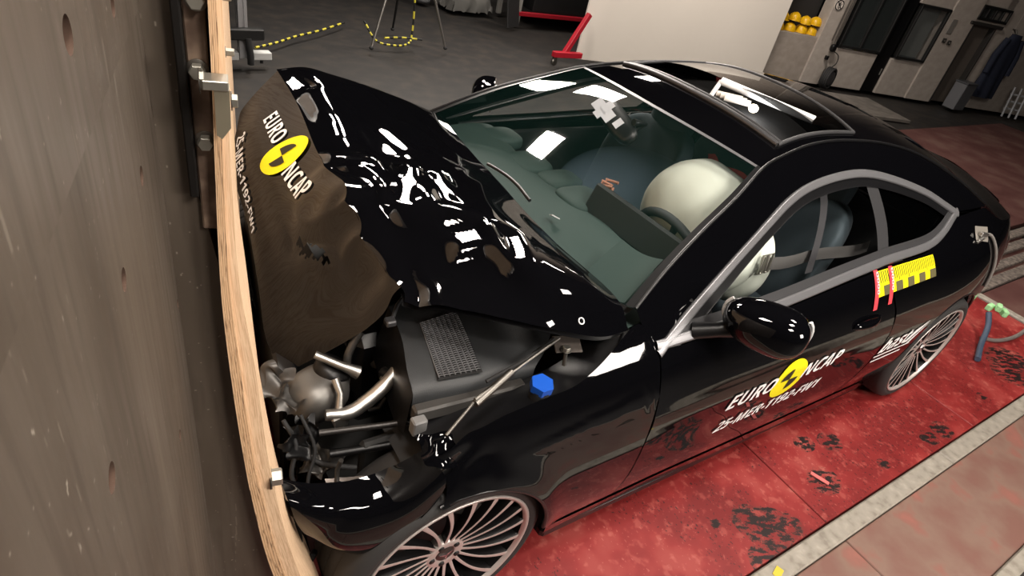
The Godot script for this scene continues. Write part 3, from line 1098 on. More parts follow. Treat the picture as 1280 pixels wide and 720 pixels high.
	g.tube([Vector3(0.02, 0.25, 0.1), Vector3(0.03, 0.1, 0.12), Vector3(0.03, 0.02, 0.12)], 0.03, 8)
	obj("stand_cable", g, M.rubber, st)
	stripe_rope([Vector3(0.86, 0.02, -4.95), Vector3(1.11, 0.02, -5.14), Vector3(1.39, 0.02, -5.40), Vector3(1.74, 0.02, -5.67), Vector3(2.16, 0.02, -6.06)], 26, "yellow and black striped cable laid straight across the dark floor")
	# tripod
	var apex := Vector3(2.65, 1.45, -5.42)
	var tp := thing("tripod", "slim metal tripod standing on the dark floor at the back", "tripod", Vector3(2.65, 0, -5.42))
	for f in [Vector3(2.13, 0.02, -5.09), Vector3(3.12, 0.02, -5.2), Vector3(2.73, 0.02, -5.9)]:
		g = Geo.new()
		g.tube([apex - tp.position, (apex - tp.position).lerp(f - tp.position, 0.5), f - tp.position], [0.022, 0.018, 0.013], 8)
		obj("leg", g, mat("8a8783", 0.35, 0.8) if f.z > -5.5 else M.black, tp)
		g = Geo.new()
		g.ellipsoid(f - tp.position, Vector3(0.025, 0.02, 0.025))
		obj("foot", g, M.rubber, tp)
	g = Geo.new()
	g.tube([Vector3(0, 1.35, 0), Vector3(0, 1.65, 0)], 0.03, 10)
	obj("head_post", g, M.black, tp)
	stripe_rope([Vector3(2.72, 1.3, -5.40), Vector3(2.74, 0.6, -5.38), Vector3(2.74, 0.14, -5.36), Vector3(2.66, 0.03, -5.28), Vector3(2.46, 0.02, -5.22), Vector3(2.26, 0.05, -5.28), Vector3(2.16, 0.22, -5.42)], 34, "yellow and black striped cable looped down from the tripod")
	stripe_rope([Vector3(2.46, 0.02, -5.50), Vector3(2.7, 0.02, -5.55), Vector3(2.95, 0.02, -5.50)], 8, "short yellow striped cable end lying between the tripod legs")
	# workbench and equipment along the far wall
	var bn := thing("workbench", "dark workbench with red lower beam and grey legs far back", "workbench", Vector3(6.0, 0, -6.9), Basis(Vector3.UP, -0.06))
	g = Geo.new()
	g.box(Vector3(0, 0.78, 0), Vector3(1.9, 0.06, 0.7), 0.01)
	obj("top", g, mat("1c1c1c", 0.6), bn)
	g = Geo.new()
	g.box(Vector3(0.1, 0.45, 0.0), Vector3(1.5, 0.5, 0.6), 0.01)
	obj("cabinet", g, mat("101012", 0.5), bn)
	g = Geo.new()
	g.box(Vector3(0, 0.16, 0.32), Vector3(1.85, 0.06, 0.06), 0.006)
	obj("lower_beam", g, M.red_metal, bn)
	for x in [-0.9, 0.9]:
		g = Geo.new()
		g.box(Vector3(x, 0.38, 0.3), Vector3(0.07, 0.76, 0.07), 0.006)
		obj("leg", g, mat("8a8884", 0.5), bn)
		g = Geo.new()
		g.box(Vector3(x, 0.38, -0.3), Vector3(0.07, 0.76, 0.07), 0.006)
		obj("leg", g, mat("8a8884", 0.5), bn)
	var cv := thing("equipment_cover", "pale crumpled cover thrown over equipment on the floor far back", "cover", Vector3(4.55, 0, -7.4))
	g = Geo.new()
	var cr_rows := []
	for r in 25:
		var row := PackedVector3Array()
		for q in 25:
			var u := q / 24.0 - 0.5
			var v := r / 24.0 - 0.5
			var hh := 0.42 * maxf(0.0, 1.0 - pow(maxf(absf(u), absf(v)) * 2.0, 3.0))
			row.append(crumple(Vector3(u * 0.75, hh + 0.02, v * 0.6), 0.10, 4.0))
		cr_rows.append(row)
	g.grid(cr_rows)
	obj("sheet", g, mat("5c5b58", 0.8), cv)
	var cy := thing("gas_bottle", "grey steel gas bottle standing far back beside the pale cover", "bottle", Vector3(3.95, 0, -7.6))
	g = Geo.new()
	g.lathe([Vector2(0.0, 0.0), Vector2(0.11, 0.0), Vector2(0.115, 0.03), Vector2(0.115, 0.9), Vector2(0.09, 1.0), Vector2(0.03, 1.06), Vector2(0.03, 1.1), Vector2(0.0, 1.1)], Transform3D(), 24)
	obj("body", g, mat("77787a", 0.4, 0.4), cy)
	g = Geo.new()
	g.box(Vector3(0, 1.14, 0), Vector3(0.06, 0.08, 0.06), 0.01)
	obj("valve", g, M.zinc, cy)
	var pc := thing("grey_panel", "grey sheet panel leaning against the far workbench", "panel", Vector3(4.9, 0, -6.45), Basis(Vector3.UP, 0.5) * Basis(Vector3.RIGHT, -0.2))
	g = Geo.new()
	g.box(Vector3(0, 0.5, 0), Vector3(0.35, 1.0, 0.02), 0.004)
	obj("sheet", g, mat("2c2c2d", 0.5), pc)


func stripe_rope(P: Array, n: int, label: String) -> void:
	var t := thing("striped_cable", label, "cable", P[0])
	for e in 2:
		var g := Geo.new()
		for k in n:
			if k % 2 != e:
				continue
			g.tube([cr(P, float(k) / n) - P[0], cr(P, (k + 0.5) / n) - P[0], cr(P, (k + 1.0) / n) - P[0]], 0.012, 8, false)
		var o := obj("yellow_sleeve" if e == 0 else "black_sleeve", g, mat("c8bd3c", 0.6) if e == 0 else M.black, t)
		o.set_meta("kind", "stuff")


# ---------------------------------------------------------------- the car's surfaces
const WS := [[-0.6, 0.80], [-0.3, 0.862], [0.0, 0.892], [0.4, 0.908], [1.0, 0.92], [1.8, 0.925], [2.4, 0.926], [2.9, 0.92], [3.2, 0.885], [3.5, 0.81], [3.7, 0.70], [3.85, 0.52]]
const OFS := [[0.1, -0.085], [0.2, -0.06], [0.3, -0.03], [0.42, -0.006], [0.55, 0.0], [0.68, -0.004], [0.8, -0.02], [0.9, -0.052], [0.97, -0.092], [1.02, -0.135], [1.1, -0.20], [1.2, -0.275], [1.3, -0.36], [1.36, -0.425], [1.44, -0.53]]
const SEAM := [Vector2(0.595, 1.03), Vector2(0.75, 1.12), Vector2(0.91, 1.197), Vector2(1.09, 1.265), Vector2(1.27, 1.333), Vector2(1.43, 1.362), Vector2(1.62, 1.382), Vector2(1.84, 1.385), Vector2(2.13, 1.368), Vector2(2.4, 1.322), Vector2(2.7, 1.225), Vector2(3.0, 1.1), Vector2(3.2, 1.02), Vector2(3.45, 0.98), Vector2(3.7, 0.95)]
const CEN := [Vector2(0.44, 0.985), Vector2(0.64, 1.083), Vector2(0.84, 1.18), Vector2(1.03, 1.272), Vector2(1.22, 1.358), Vector2(1.40, 1.41), Vector2(1.62, 1.442), Vector2(1.86, 1.45), Vector2(2.13, 1.438), Vector2(2.4, 1.405), Vector2(2.72, 1.33), Vector2(3.05, 1.22), Vector2(3.25, 1.14), Vector2(3.5, 1.085), Vector2(3.75, 1.06)]
const WIN_TOP := [Vector2(0.643, 0.927), Vector2(0.708, 0.969), Vector2(0.888, 1.055), Vector2(1.14, 1.161), Vector2(1.238, 1.201), Vector2(1.371, 1.25), Vector2(1.508, 1.282), Vector2(1.704, 1.301), Vector2(1.906, 1.301), Vector2(2.111, 1.272), Vector2(2.366, 1.214), Vector2(2.538, 1.156), Vector2(2.664, 1.11)]
const WIN_LOW := [Vector2(0.643, 0.927), Vector2(0.839, 0.94), Vector2(1.277, 0.958), Vector2(1.61, 0.977), Vector2(1.852, 0.989), Vector2(2.007, 0.996), Vector2(2.325, 1.004), Vector2(2.494, 1.034), Vector2(2.664, 1.10)]


func zside(s: float, y: float) -> float:
	var k := clampf(1.0 - s, 0, 1)
	return cub(WS, s) + cub(OFS, y + 0.085 * k * k * (3 - 2 * k))


func sp(s: float, y: float, sg := 1.0, off := 0.0) -> Vector3:
	var p := Vector3(s, y, zside(s, y))
	if off != 0.0:
		p += side_n(s, y) * off
	p.z *= sg
	return p


func side_n(s: float, y: float) -> Vector3:
	var e := 0.004
	var dx := (zside(s + e, y) - zside(s - e, y)) / (2 * e)
	var dy := (zside(s, y + e) - zside(s, y - e)) / (2 * e)
	return Vector3(-dx, -dy, 1).normalized()


func up(i: float, w: float, lift := 0.0) -> Vector3:
	# glass and roof: i runs back along the seams, w across (-1..1)
	var a: Vector2 = cr(SEAM, i / 14.0)
	var c: Vector2 = cr(CEN, i / 14.0)
	var p := Vector3(lerpf(c.x, a.x, w * w), lerpf(c.y, a.y, pow(absf(w), 2.4)), w * zside(a.x, a.y))
	if lift != 0.0:
		var n := (up(i + 0.05, w) - up(i - 0.05, w)).cross(up(i, w + 0.02) - up(i, w - 0.02)).normalized()
		p += n * (lift if n.y > 0 else -lift)
	return p


func up_sheet(i0: float, i1: float, w0: float, w1: float, ni: int, nw: int, lift := 0.0) -> Geo:
	var g := Geo.new()
	var rows := []
	for r in ni + 1:
		var row := PackedVector3Array()
		for q in nw + 1:
			row.append(up(lerpf(i0, i1, float(r) / ni), lerpf(w0, w1, float(q) / nw), lift))
		rows.append(row)
	g.grid(rows)
	return g


func side_rows(bot: Array, top: Array, lef: Array, rig: Array, nu: int, nv: int, sg: float, off := 0.0, f = null) -> Array:
	# Coons patch in the (s, y) plane laid on the body side
	var rows := []
	for r in nv + 1:
		var row := PackedVector3Array()
		var v := float(r) / nv
		for q in nu + 1:
			var u := float(q) / nu
			var b: Vector2 = cr(bot, u)
			var t: Vector2 = cr(top, u)
			var l: Vector2 = cr(lef, v)
			var g: Vector2 = cr(rig, v)
			var p: Vector2 = b * (1 - v) + t * v + l * (1 - u) + g * u - (bot[0] * (1 - u) * (1 - v) + bot[-1] * u * (1 - v) + top[0] * (1 - u) * v + top[-1] * u * v)
			var k := sp(p.x, p.y, sg, off)
			if f != null:
				k = f.call(k, u, v)
			row.append(k)
		rows.append(row)
	return rows


func side_sheet(bot: Array, top: Array, lef: Array, rig: Array, nu: int, nv: int, sg: float, off := 0.0) -> Geo:
	var g := Geo.new()
	g.grid(side_rows(bot, top, lef, rig, nu, nv, sg, off))
	return g


func strip(path: Array, w0: float, w1: float, sg: float, lift: float, n := 60) -> Geo:
	# a raised trim strip along a path on the side, between offsets w0 and w1 to its left
	var g := Geo.new()
	var rows := []
	for k in n + 1:
		var t := float(k) / n
		var p: Vector2 = cr(path, t)
		var d: Vector2 = (cr(path, minf(t + 0.004, 1)) - cr(path, maxf(t - 0.004, 0))).normalized()
		var nn := Vector2(-d.y, d.x)
		var row := PackedVector3Array()
		for e in [[w0, -0.002], [w0, lift * 0.7], [lerpf(w0, w1, 0.2), lift], [lerpf(w0, w1, 0.8), lift], [w1, lift * 0.7], [w1, -0.002]]:
			var q: Vector2 = p + nn * float(e[0])
			row.append(sp(q.x, q.y, sg, e[1]))
		rows.append(row)
	g.grid(rows)
	return g


func side_quad(p: Array, nu: int, nv: int, sg: float, lift: float) -> Geo:
	# flat sticker: p = four (s, y) corners, bottom front, bottom rear, top rear, top front
	var g := Geo.new()
	var rows := []
	for r in nv + 1:
		var row := PackedVector3Array()
		for q in nu + 1:
			var a: Vector2 = p[0].lerp(p[1], float(q) / nu)
			var b: Vector2 = p[3].lerp(p[2], float(q) / nu)
			var c := a.lerp(b, float(r) / nv)
			row.append(sp(c.x, c.y, sg, lift))
		rows.append(row)
	g.grid(rows)
	return g


func arc2(c: Vector2, r: float, a0: float, a1: float, n: int) -> Array:
	var o := []
	for k in n + 1:
		var a := deg_to_rad(lerpf(a0, a1, float(k) / n))
		o.append(c + Vector2(cos(a), sin(a)) * r)
	return o


func even(P: Array, n: int) -> Array:
	# points resampled by length along the polyline
	var L := [0.0]
	for k in range(1, P.size()):
		L.append(L[-1] + P[k].distance_to(P[k - 1]))
	var o := []
	var j := 0
	for k in n + 1:
		var d: float = L[-1] * k / n
		while j < P.size() - 2 and L[j + 1] < d:
			j += 1
		o.append(P[j].lerp(P[j + 1], clampf((d - L[j]) / maxf(L[j + 1] - L[j], 1e-9), 0, 1)))
	return o


func car() -> void:
	var t := thing("car", "black coupe with crumpled front end pressed against the plywood barrier", "car")
	var GAP := [Vector2(2.05, 0.285), Vector2(2.08, 0.40), Vector2(2.145, 0.58), Vector2(2.11, 0.75), Vector2(2.0, 0.90), Vector2(1.965, 0.985)]
	var FGAP := [Vector2(0.66, 0.285), Vector2(0.67, 0.5), Vector2(0.668, 0.75), Vector2(0.655, 0.925)]
	var farch := arc2(Vector2(0, 0.335), 0.322, 104, 2, 20)
	var rarch := arc2(Vector2(2.865, 0.34), 0.372, 184, -4, 26)
	for sg in [1.0, -1.0]:
		# --- front fender
		var bot := even(farch + [Vector2(0.37, 0.29), Vector2(0.655, 0.285)], 30)
		var top := [Vector2(-0.10, 0.80), Vector2(0.036, 0.838), Vector2(0.18, 0.862), Vector2(0.326, 0.88), Vector2(0.4, 0.905), Vector2(0.49, 0.95), Vector2(0.575, 0.995), Vector2(0.615, 0.985), Vector2(0.65, 0.925)]
		var lef := [bot[0], Vector2(-0.06, 0.72), Vector2(-0.10, 0.80)]
		var g := Geo.new()
		g.grid(side_rows(bot, top, lef, [bot[-1], Vector2(0.663, 0.5), Vector2(0.661, 0.75), Vector2(0.65, 0.925)], 70, 26, sg, 0.0, func(p: Vector3, u: float, v: float) -> Vector3:
			var k := exp(-pow(u / 0.13, 2.0))
			var q: Vector3 = crumple(p, 0.03 * k, 3.5)
			# character line
			q.z += sg * 0.006 * exp(-pow((p.y - 0.70 - 0.14 * p.x) / 0.012, 2.0)) * smoothstep(0.1, 0.35, p.x)
			var d := Vector2(p.x, p.y).distance_to(Vector2(0, 0.335)) - 0.322
			q.z += sg * 0.022 * exp(-pow(maxf(d, 0.0) / 0.06, 2.0))
			return q))
		obj("front_fender", g, M.paint, t)
		var arch := []
		for q in even(farch, 30):
			arch.append(sp(q.x, q.y, sg, 0.016))
		g = Geo.new()
		g.tube(arch, 0.007, 8)
		obj("wheel_arch_lip", g, M.trim_black, t)
		arch = []
		for q in even(rarch, 30):
			arch.append(sp(q.x, q.y, sg, -0.004))
		g = Geo.new()
		g.tube(arch, 0.007, 8)
		obj("wheel_arch_lip", g, M.trim_black, t)
		for c in [Vector3(0, 0.335, 0.36), Vector3(2.865, 0.34, 0.38)]:
			g = Geo.new()
			var rows := []
			for zz in [0.87, 0.6]:
				var row := PackedVector3Array()
				for k in 25:
					var a := deg_to_rad(lerpf(-15, 195 if c.x > 1 else 110, k / 24.0))
					row.append(Vector3(c.x + cos(a) * c.z, c.y + sin(a) * c.z, sg * zz))
				rows.append(row)
			g.grid(rows)
			obj("wheel_well", g, M.rubber, t)
		# --- door
		g = Geo.new()
		var dtop := even(WIN_LOW.slice(0, 5) + [Vector2(1.955, 0.993)], 12)
		dtop[0] = Vector2(0.656, 0.929)
		var drows := side_rows(even([Vector2(0.661, 0.285), Vector2(2.04, 0.285)], 4), dtop, FGAP.map(func(q): return q - Vector2(0.001, 0)), GAP.map(func(q): return q - Vector2(0.006, 0)), 60, 40, sg, 0.0, func(p: Vector3, u: float, v: float) -> Vector3:
			p.z += sg * door_bump(p.x, p.y)
			return p)
		g.grid(drows)
		var door := obj("door", g, M.paint, t)
		g = Geo.new()
		for k in 2:
			var hrows := []
			for a in 9:
				var row := PackedVector3Array()
				for b in 21:
					var u := b / 20.0
					var s := lerpf(1.755, 1.945, u)
					var bow := sin(PI * u)
					var y := 0.788 + 0.006 * u + cos(PI * a / 8.0) * (0.012 + 0.008 * bow)
					row.append(sp(s, y, sg, 0.004 + 0.03 * pow(bow, 0.6) * sin(PI * a / 8.0)))
				hrows.append(row)
			if k == 0:
				g.grid(hrows)
		obj("door_handle", g, M.paint, door)
		g = side_quad([Vector2(1.78, 0.765), Vector2(1.92, 0.77), Vector2(1.92, 0.80), Vector2(1.78, 0.795)], 6, 2, sg, 0.0015)
		obj("handle_recess", g, M.black, door)
		# --- rear quarter
		var qbot := even([Vector2(2.062, 0.285), Vector2(2.49, 0.30)] + rarch + [Vector2(3.26, 0.31), Vector2(3.6, 0.33), Vector2(3.86, 0.36)], 46)
		var qtop := even([Vector2(1.977, 0.995), Vector2(2.325, 1.004), Vector2(2.494, 1.034), Vector2(2.66, 1.095), Vector2(2.8, 1.10), Vector2(2.98, 1.10), Vector2(3.2, 1.02), Vector2(3.45, 0.98), Vector2(3.86, 0.93)], 30)
		g = side_sheet(qbot, qtop, GAP.map(func(q): return q + Vector2(0.008, 0)), [Vector2(3.86, 0.36), Vector2(3.87, 0.6), Vector2(3.86, 0.93)], 90, 36, sg)
		obj("rear_quarter_panel", g, M.paint, t)
		# --- sill
		g = side_sheet(even([Vector2(0.40, 0.17), Vector2(2.45, 0.17)], 4), even([Vector2(0.37, 0.278), Vector2(2.49, 0.278)], 4), [Vector2(0.40, 0.17), Vector2(0.37, 0.278)], [Vector2(2.45, 0.17), Vector2(2.49, 0.278)], 40, 8, sg, 0.004)
		var sill := obj("sill_panel", g, M.paint, t)
		g = Geo.new()
		g.box(Vector3(1.43, 0.165, sg * 0.80), Vector3(2.06, 0.05, 0.12), 0.012)
		obj("sill_skirt", g, M.trim_black, sill)
		# --- roof side: A pillar, cant rail, C pillar
		var ctop := []
		for k in 24:
			ctop.append(cr(SEAM, 11.0 * k / 23.0 / 14.0))
		var cbot := even(WIN_TOP + [Vector2(2.82, 1.105), Vector2(2.985, 1.10)], 40)
		g = Geo.new()
		g.grid(side_rows(cbot, even(ctop, 40), [cbot[0], Vector2(0.61, 0.98), SEAM[0]], [cbot[-1], SEAM[11]], 80, 10, sg))
		obj("roof_pillar_side", g, M.paint, t)
		# roof ditch moulding
		var dm := []
		for k in 50:
			dm.append(up(lerpf(0.0, 11.0, k / 49.0), sg * 0.995, 0.004))
		g = Geo.new()
		g.tube(dm, 0.006, 8)
		obj("roof_moulding", g, M.trim_black, t)
		# --- window surround
		g = strip(WIN_TOP, -0.022, 0.002, sg, 0.007, 90)
		obj("window_trim", g, M.satin, t, "satin metal strip round the side windows")
		g = strip(WIN_LOW, 0.0, 0.026, sg, 0.007, 70)
		obj("belt_trim", g, M.satin, t, "satin metal strip under the side windows")
		g = strip(WIN_TOP, -0.050, -0.022, sg, -0.004, 90)
		obj("window_seal", g, M.trim_black, t)
		g = strip(WIN_LOW, 0.026, 0.05, sg, -0.002, 70)
		obj("window_seal", g, M.plastic, t)
		# B pillar
		g = side_sheet([Vector2(1.915, 1.0), Vector2(2.0, 1.004)], [Vector2(1.90, 1.295), Vector2(1.985, 1.285)], [Vector2(1.915, 1.0), Vector2(1.945, 1.12), Vector2(1.90, 1.295)], [Vector2(2.0, 1.004), Vector2(2.03, 1.12), Vector2(1.985, 1.285)], 6, 12, sg, -0.006)
		obj("door_pillar", g, M.plastic, t)
		# quarter glass, near black
		g = side_sheet(even([Vector2(2.0, 1.01), Vector2(2.325, 1.03), Vector2(2.46, 1.05)], 6), even([Vector2(1.985, 1.275), Vector2(2.2, 1.235), Vector2(2.366, 1.19), Vector2(2.62, 1.10)], 8), [Vector2(2.0, 1.01), Vector2(2.03, 1.12), Vector2(1.985, 1.275)], [Vector2(2.46, 1.05), Vector2(2.62, 1.10)], 14, 8, sg, -0.014)
		obj("quarter_window", g, M.dark_glass, t)
		# mirror sail
		g = side_sheet([Vector2(0.67, 0.945), Vector2(0.90, 0.965)], [Vector2(0.70, 0.966), Vector2(0.885, 1.035)], [Vector2(0.67, 0.945), Vector2(0.70, 0.966)], [Vector2(0.90, 0.965), Vector2(0.885, 1.035)], 6, 4, sg, -0.004)
		obj("mirror_sail", g, M.trim_black, t)
		wing_mirror(t, sg)
		wheel(t, Vector3(0, 0.335, sg * 0.772), sg, 8.0)
		wheel(t, Vector3(2.865, 0.338, sg * 0.80), sg, 21.0)
	# far side window glass
	var gw := side_sheet(even(WIN_LOW.slice(1, 6), 8), even(WIN_TOP.slice(2, 10), 12), [WIN_LOW[1], WIN_TOP[2]], [WIN_LOW[5], WIN_TOP[9]], 16, 8, -1.0, -0.012)
	obj("side_window", gw, M.glass, t)
	# --- glass, roof, rear
	obj("windshield", up_sheet(0.0, 4.0, -0.985, 0.985, 24, 30), M.glass, t, "tinted windscreen with lamp reflections")
	var band := up_sheet(3.93, 4.0, -0.985, 0.985, 2, 30, 0.002)
	obj("windshield_seal", band, M.satin, t)
	for sg in [1.0, -1.0]:
		obj("windshield_seal", up_sheet(0.0, 4.0, sg * 0.955, sg * 0.99, 30, 2, 0.003), M.trim_black, t)
	obj("roof_front", up_sheet(4.0, 5.0, -1, 1, 6, 30), M.paint, t)
	obj("roof_rear", up_sheet(7.45, 9.1, -1, 1, 10, 30), M.paint, t)
	for sg in [1.0, -1.0]:
		obj("roof_side", up_sheet(5.0, 7.45, sg * 0.90, sg * 1.0, 14, 4), M.paint, t)
	obj("sunroof_glass", up_sheet(6.15, 7.4, -0.89, 0.89, 10, 24, 0.004), M.dark_glass, t, "dark glass sunroof panel slid open")
	var sf := Geo.new()
	for e in [[5.05, 0.012], [5.18, 0.008], [7.42, 0.007]]:
		var path := []
		for k in 31:
			path.append(up(e[0], lerpf(-0.895, 0.895, k / 30.0), 0.004))
		sf.tube(path, e[1], 8)
	for sg in [1.0, -1.0]:
		var path := []
		for k in 21:
			path.append(up(lerpf(5.05, 7.42, k / 20.0), sg * 0.895, 0.004))
		sf.tube(path, 0.008, 8)
	obj("sunroof_frame", sf, mat("5a5a5c", 0.4, 0.7), t)
	var shade := up_sheet(5.05, 7.42, -0.90, 0.90, 10, 20, -0.075)
	obj("added_dark_sheet", shade, mat("050505", 0.9), t)  # added black sheet, gives the roof opening its inner darkness by colour
	# on-board film light under the open sunroof
	var lb := Geo.new()
	lb.tube([up(6.05, -0.10, 0.0), up(6.75, 0.72, 0.0)], 0.017, 12)
	lb.tube([up(6.05, -0.10, 0.0), up(5.7, -0.08, -0.10)], 0.01, 10)
	obj("light_bar", lb, M.white, t, "white bar under the open sunroof")
	for k in 3:
		lb = Geo.new()
		lb.tube([up(5.75, 0.0 + k * 0.05, -0.03), up(6.05, 0.18 + k * 0.05, -0.03)], 0.013, 12)
		obj("light_tube", lb, M.white_paint, t)
	lb = Geo.new()
	lb.ellipsoid(up(5.95, 0.36, -0.03), Vector3(0.02, 0.017, 0.02))
	var bm := mat("fff4e0", 0.4)
	bm.emission_enabled = true
	bm.emission = Color("fff0d8")
	bm.emission_energy_multiplier = 5.0
	obj("onboard_lamp", lb, bm, t, "small glowing lamp seen through the sunroof")
	var ol := OmniLight3D.new()
	ol.name = "onboard_lamp_light"
	ol.light_energy = 0.02
	ol.light_size = 0.02
	ol.omni_range = 30.0
	ol.shadow_enabled = true
	ol.position = up(5.95, 0.36, -0.03)
	t.add_child(ol)
	obj("rear_window", up_sheet(9.1, 11.1, -0.93, 0.93, 12, 24), M.dark_glass, t)
	for sg in [1.0, -1.0]:
		obj("rear_pillar", up_sheet(9.1, 11.1, sg * 0.93, sg * 1.0, 12, 3), M.paint, t)
	obj("trunk_lid", up_sheet(11.1, 14.0, -1, 1, 16, 24), M.paint, t)
	var rb := Geo.new()
	var rr := []
	for k in 15:
		var y := lerpf(0.30, 1.05, k / 14.0)
		var row := PackedVector3Array()
		for q in 25:
			var w := lerpf(-1, 1, q / 24.0)
			var yy := y if k < 12 else lerpf(y, minf(y, up(14, w).y), (k - 11) / 3.0)
			row.append(Vector3(3.86 + 0.10 * (1 - w * w) * (1.0 - 0.6 * smoothstep(0.75, 1.0, y)) - (0.11 * smoothstep(0.9, 1.05, y)), yy, w * (cub(WS, 3.85) + 0.02)))
		rr.append(row)
	rb.grid(rr)
	obj("rear_bumper", rb, M.paint, t)
	for sg in [1.0, -1.0]:
		obj("tail_light", side_quad([Vector2(3.42, 0.80), Vector2(3.80, 0.80), Vector2(3.80, 0.88), Vector2(3.46, 0.87)], 10, 3, sg, 0.006), mat("3a060a", 0.08), t)
	# underbody and bulkheads close the shell
	var ub := Geo.new()
	ub.box(Vector3(2.0, 0.19, 0), Vector3(3.4, 0.03, 1.2), 0.0)
	ub.box(Vector3(1.43, 0.19, 0), Vector3(2.0, 0.03, 1.6), 0.0)
	ub.box(Vector3(0.50, 0.58, 0), Vector3(0.03, 0.76, 1.35), 0.0)
	ub.box(Vector3(2.62, 0.6, 0), Vector3(0.03, 0.8, 1.2), 0.0)
	obj("floor_pan", ub, M.black, t)
	stickers(t)
	sensor_clip(t)
	cabin(t)
	hood(t)
	bay(t)


func door_bump(s: float, y: float) -> float:
	# the door's character line and the hollow under it
	return 0.0035 * exp(-pow((y - 0.665 - 0.012 * s) / 0.035, 2.0)) - 0.012 * exp(-pow((y - 0.47) / 0.10, 2.0)) * sin(PI * clampf((s - 0.67) / 1.42, 0, 1))


func wing_mirror(t: Node3D, sg: float) -> void:
	var B := Basis(Vector3.UP, sg * 0.58) * Basis(Vector3.BACK, 0.05)
	var c := Vector3(0.94 if sg > 0 else 1.06, 1.045, sg * 0.955)
	var m := Node3D.new()
	m.name = "wing_mirror"
	t.add_child(m, true)
	var g := Geo.new()
	g.ellipsoid(c, Vector3(0.085, 0.074, 0.128), B, 0.8, func(q: Vector3) -> Vector3:
		var o := q.z * sg / 0.128
		q.y *= 1.0 + 0.16 * o
		if q.x > 0.03:
			q.x = 0.03 + (q.x - 0.03) * 0.15
		return q)
	obj("mirror_cap", g, M.paint, m)
	g = Geo.new()
	var path := []
	for k in 25:
		var a := deg_to_rad(lerpf(150.0, 395.0, k / 24.0))
		path.append(c + B * Vector3(0.022, g._se(sin(a), 0.8) * 0.0775 * (1.0 + 0.16 * cos(a)), g._se(cos(a), 0.8) * 0.130 * sg))
	g.tube(path, 0.0055, 8)
	obj("mirror_edge", g, mat("d6d6d6", 0.35, 0.15), m)
	g = Geo.new()
	g.ellipsoid(c + B * Vector3(0.036, 0, 0), Vector3(0.006, 0.062, 0.102), B, 0.8)
	obj("mirror_glass", g, mat("9aa0a4", 0.03, 1.0), m)
	g = Geo.new()
	var foot := PackedVector3Array()
	g.tube([Vector3(0.80, 0.955, sg * 0.82), Vector3(0.85, 0.985, sg * 0.87), Vector3(0.90, 1.01, sg * 0.91)], [0.028, 0.024, 0.03], 12)
	obj("mirror_foot", g, M.trim_black, m)


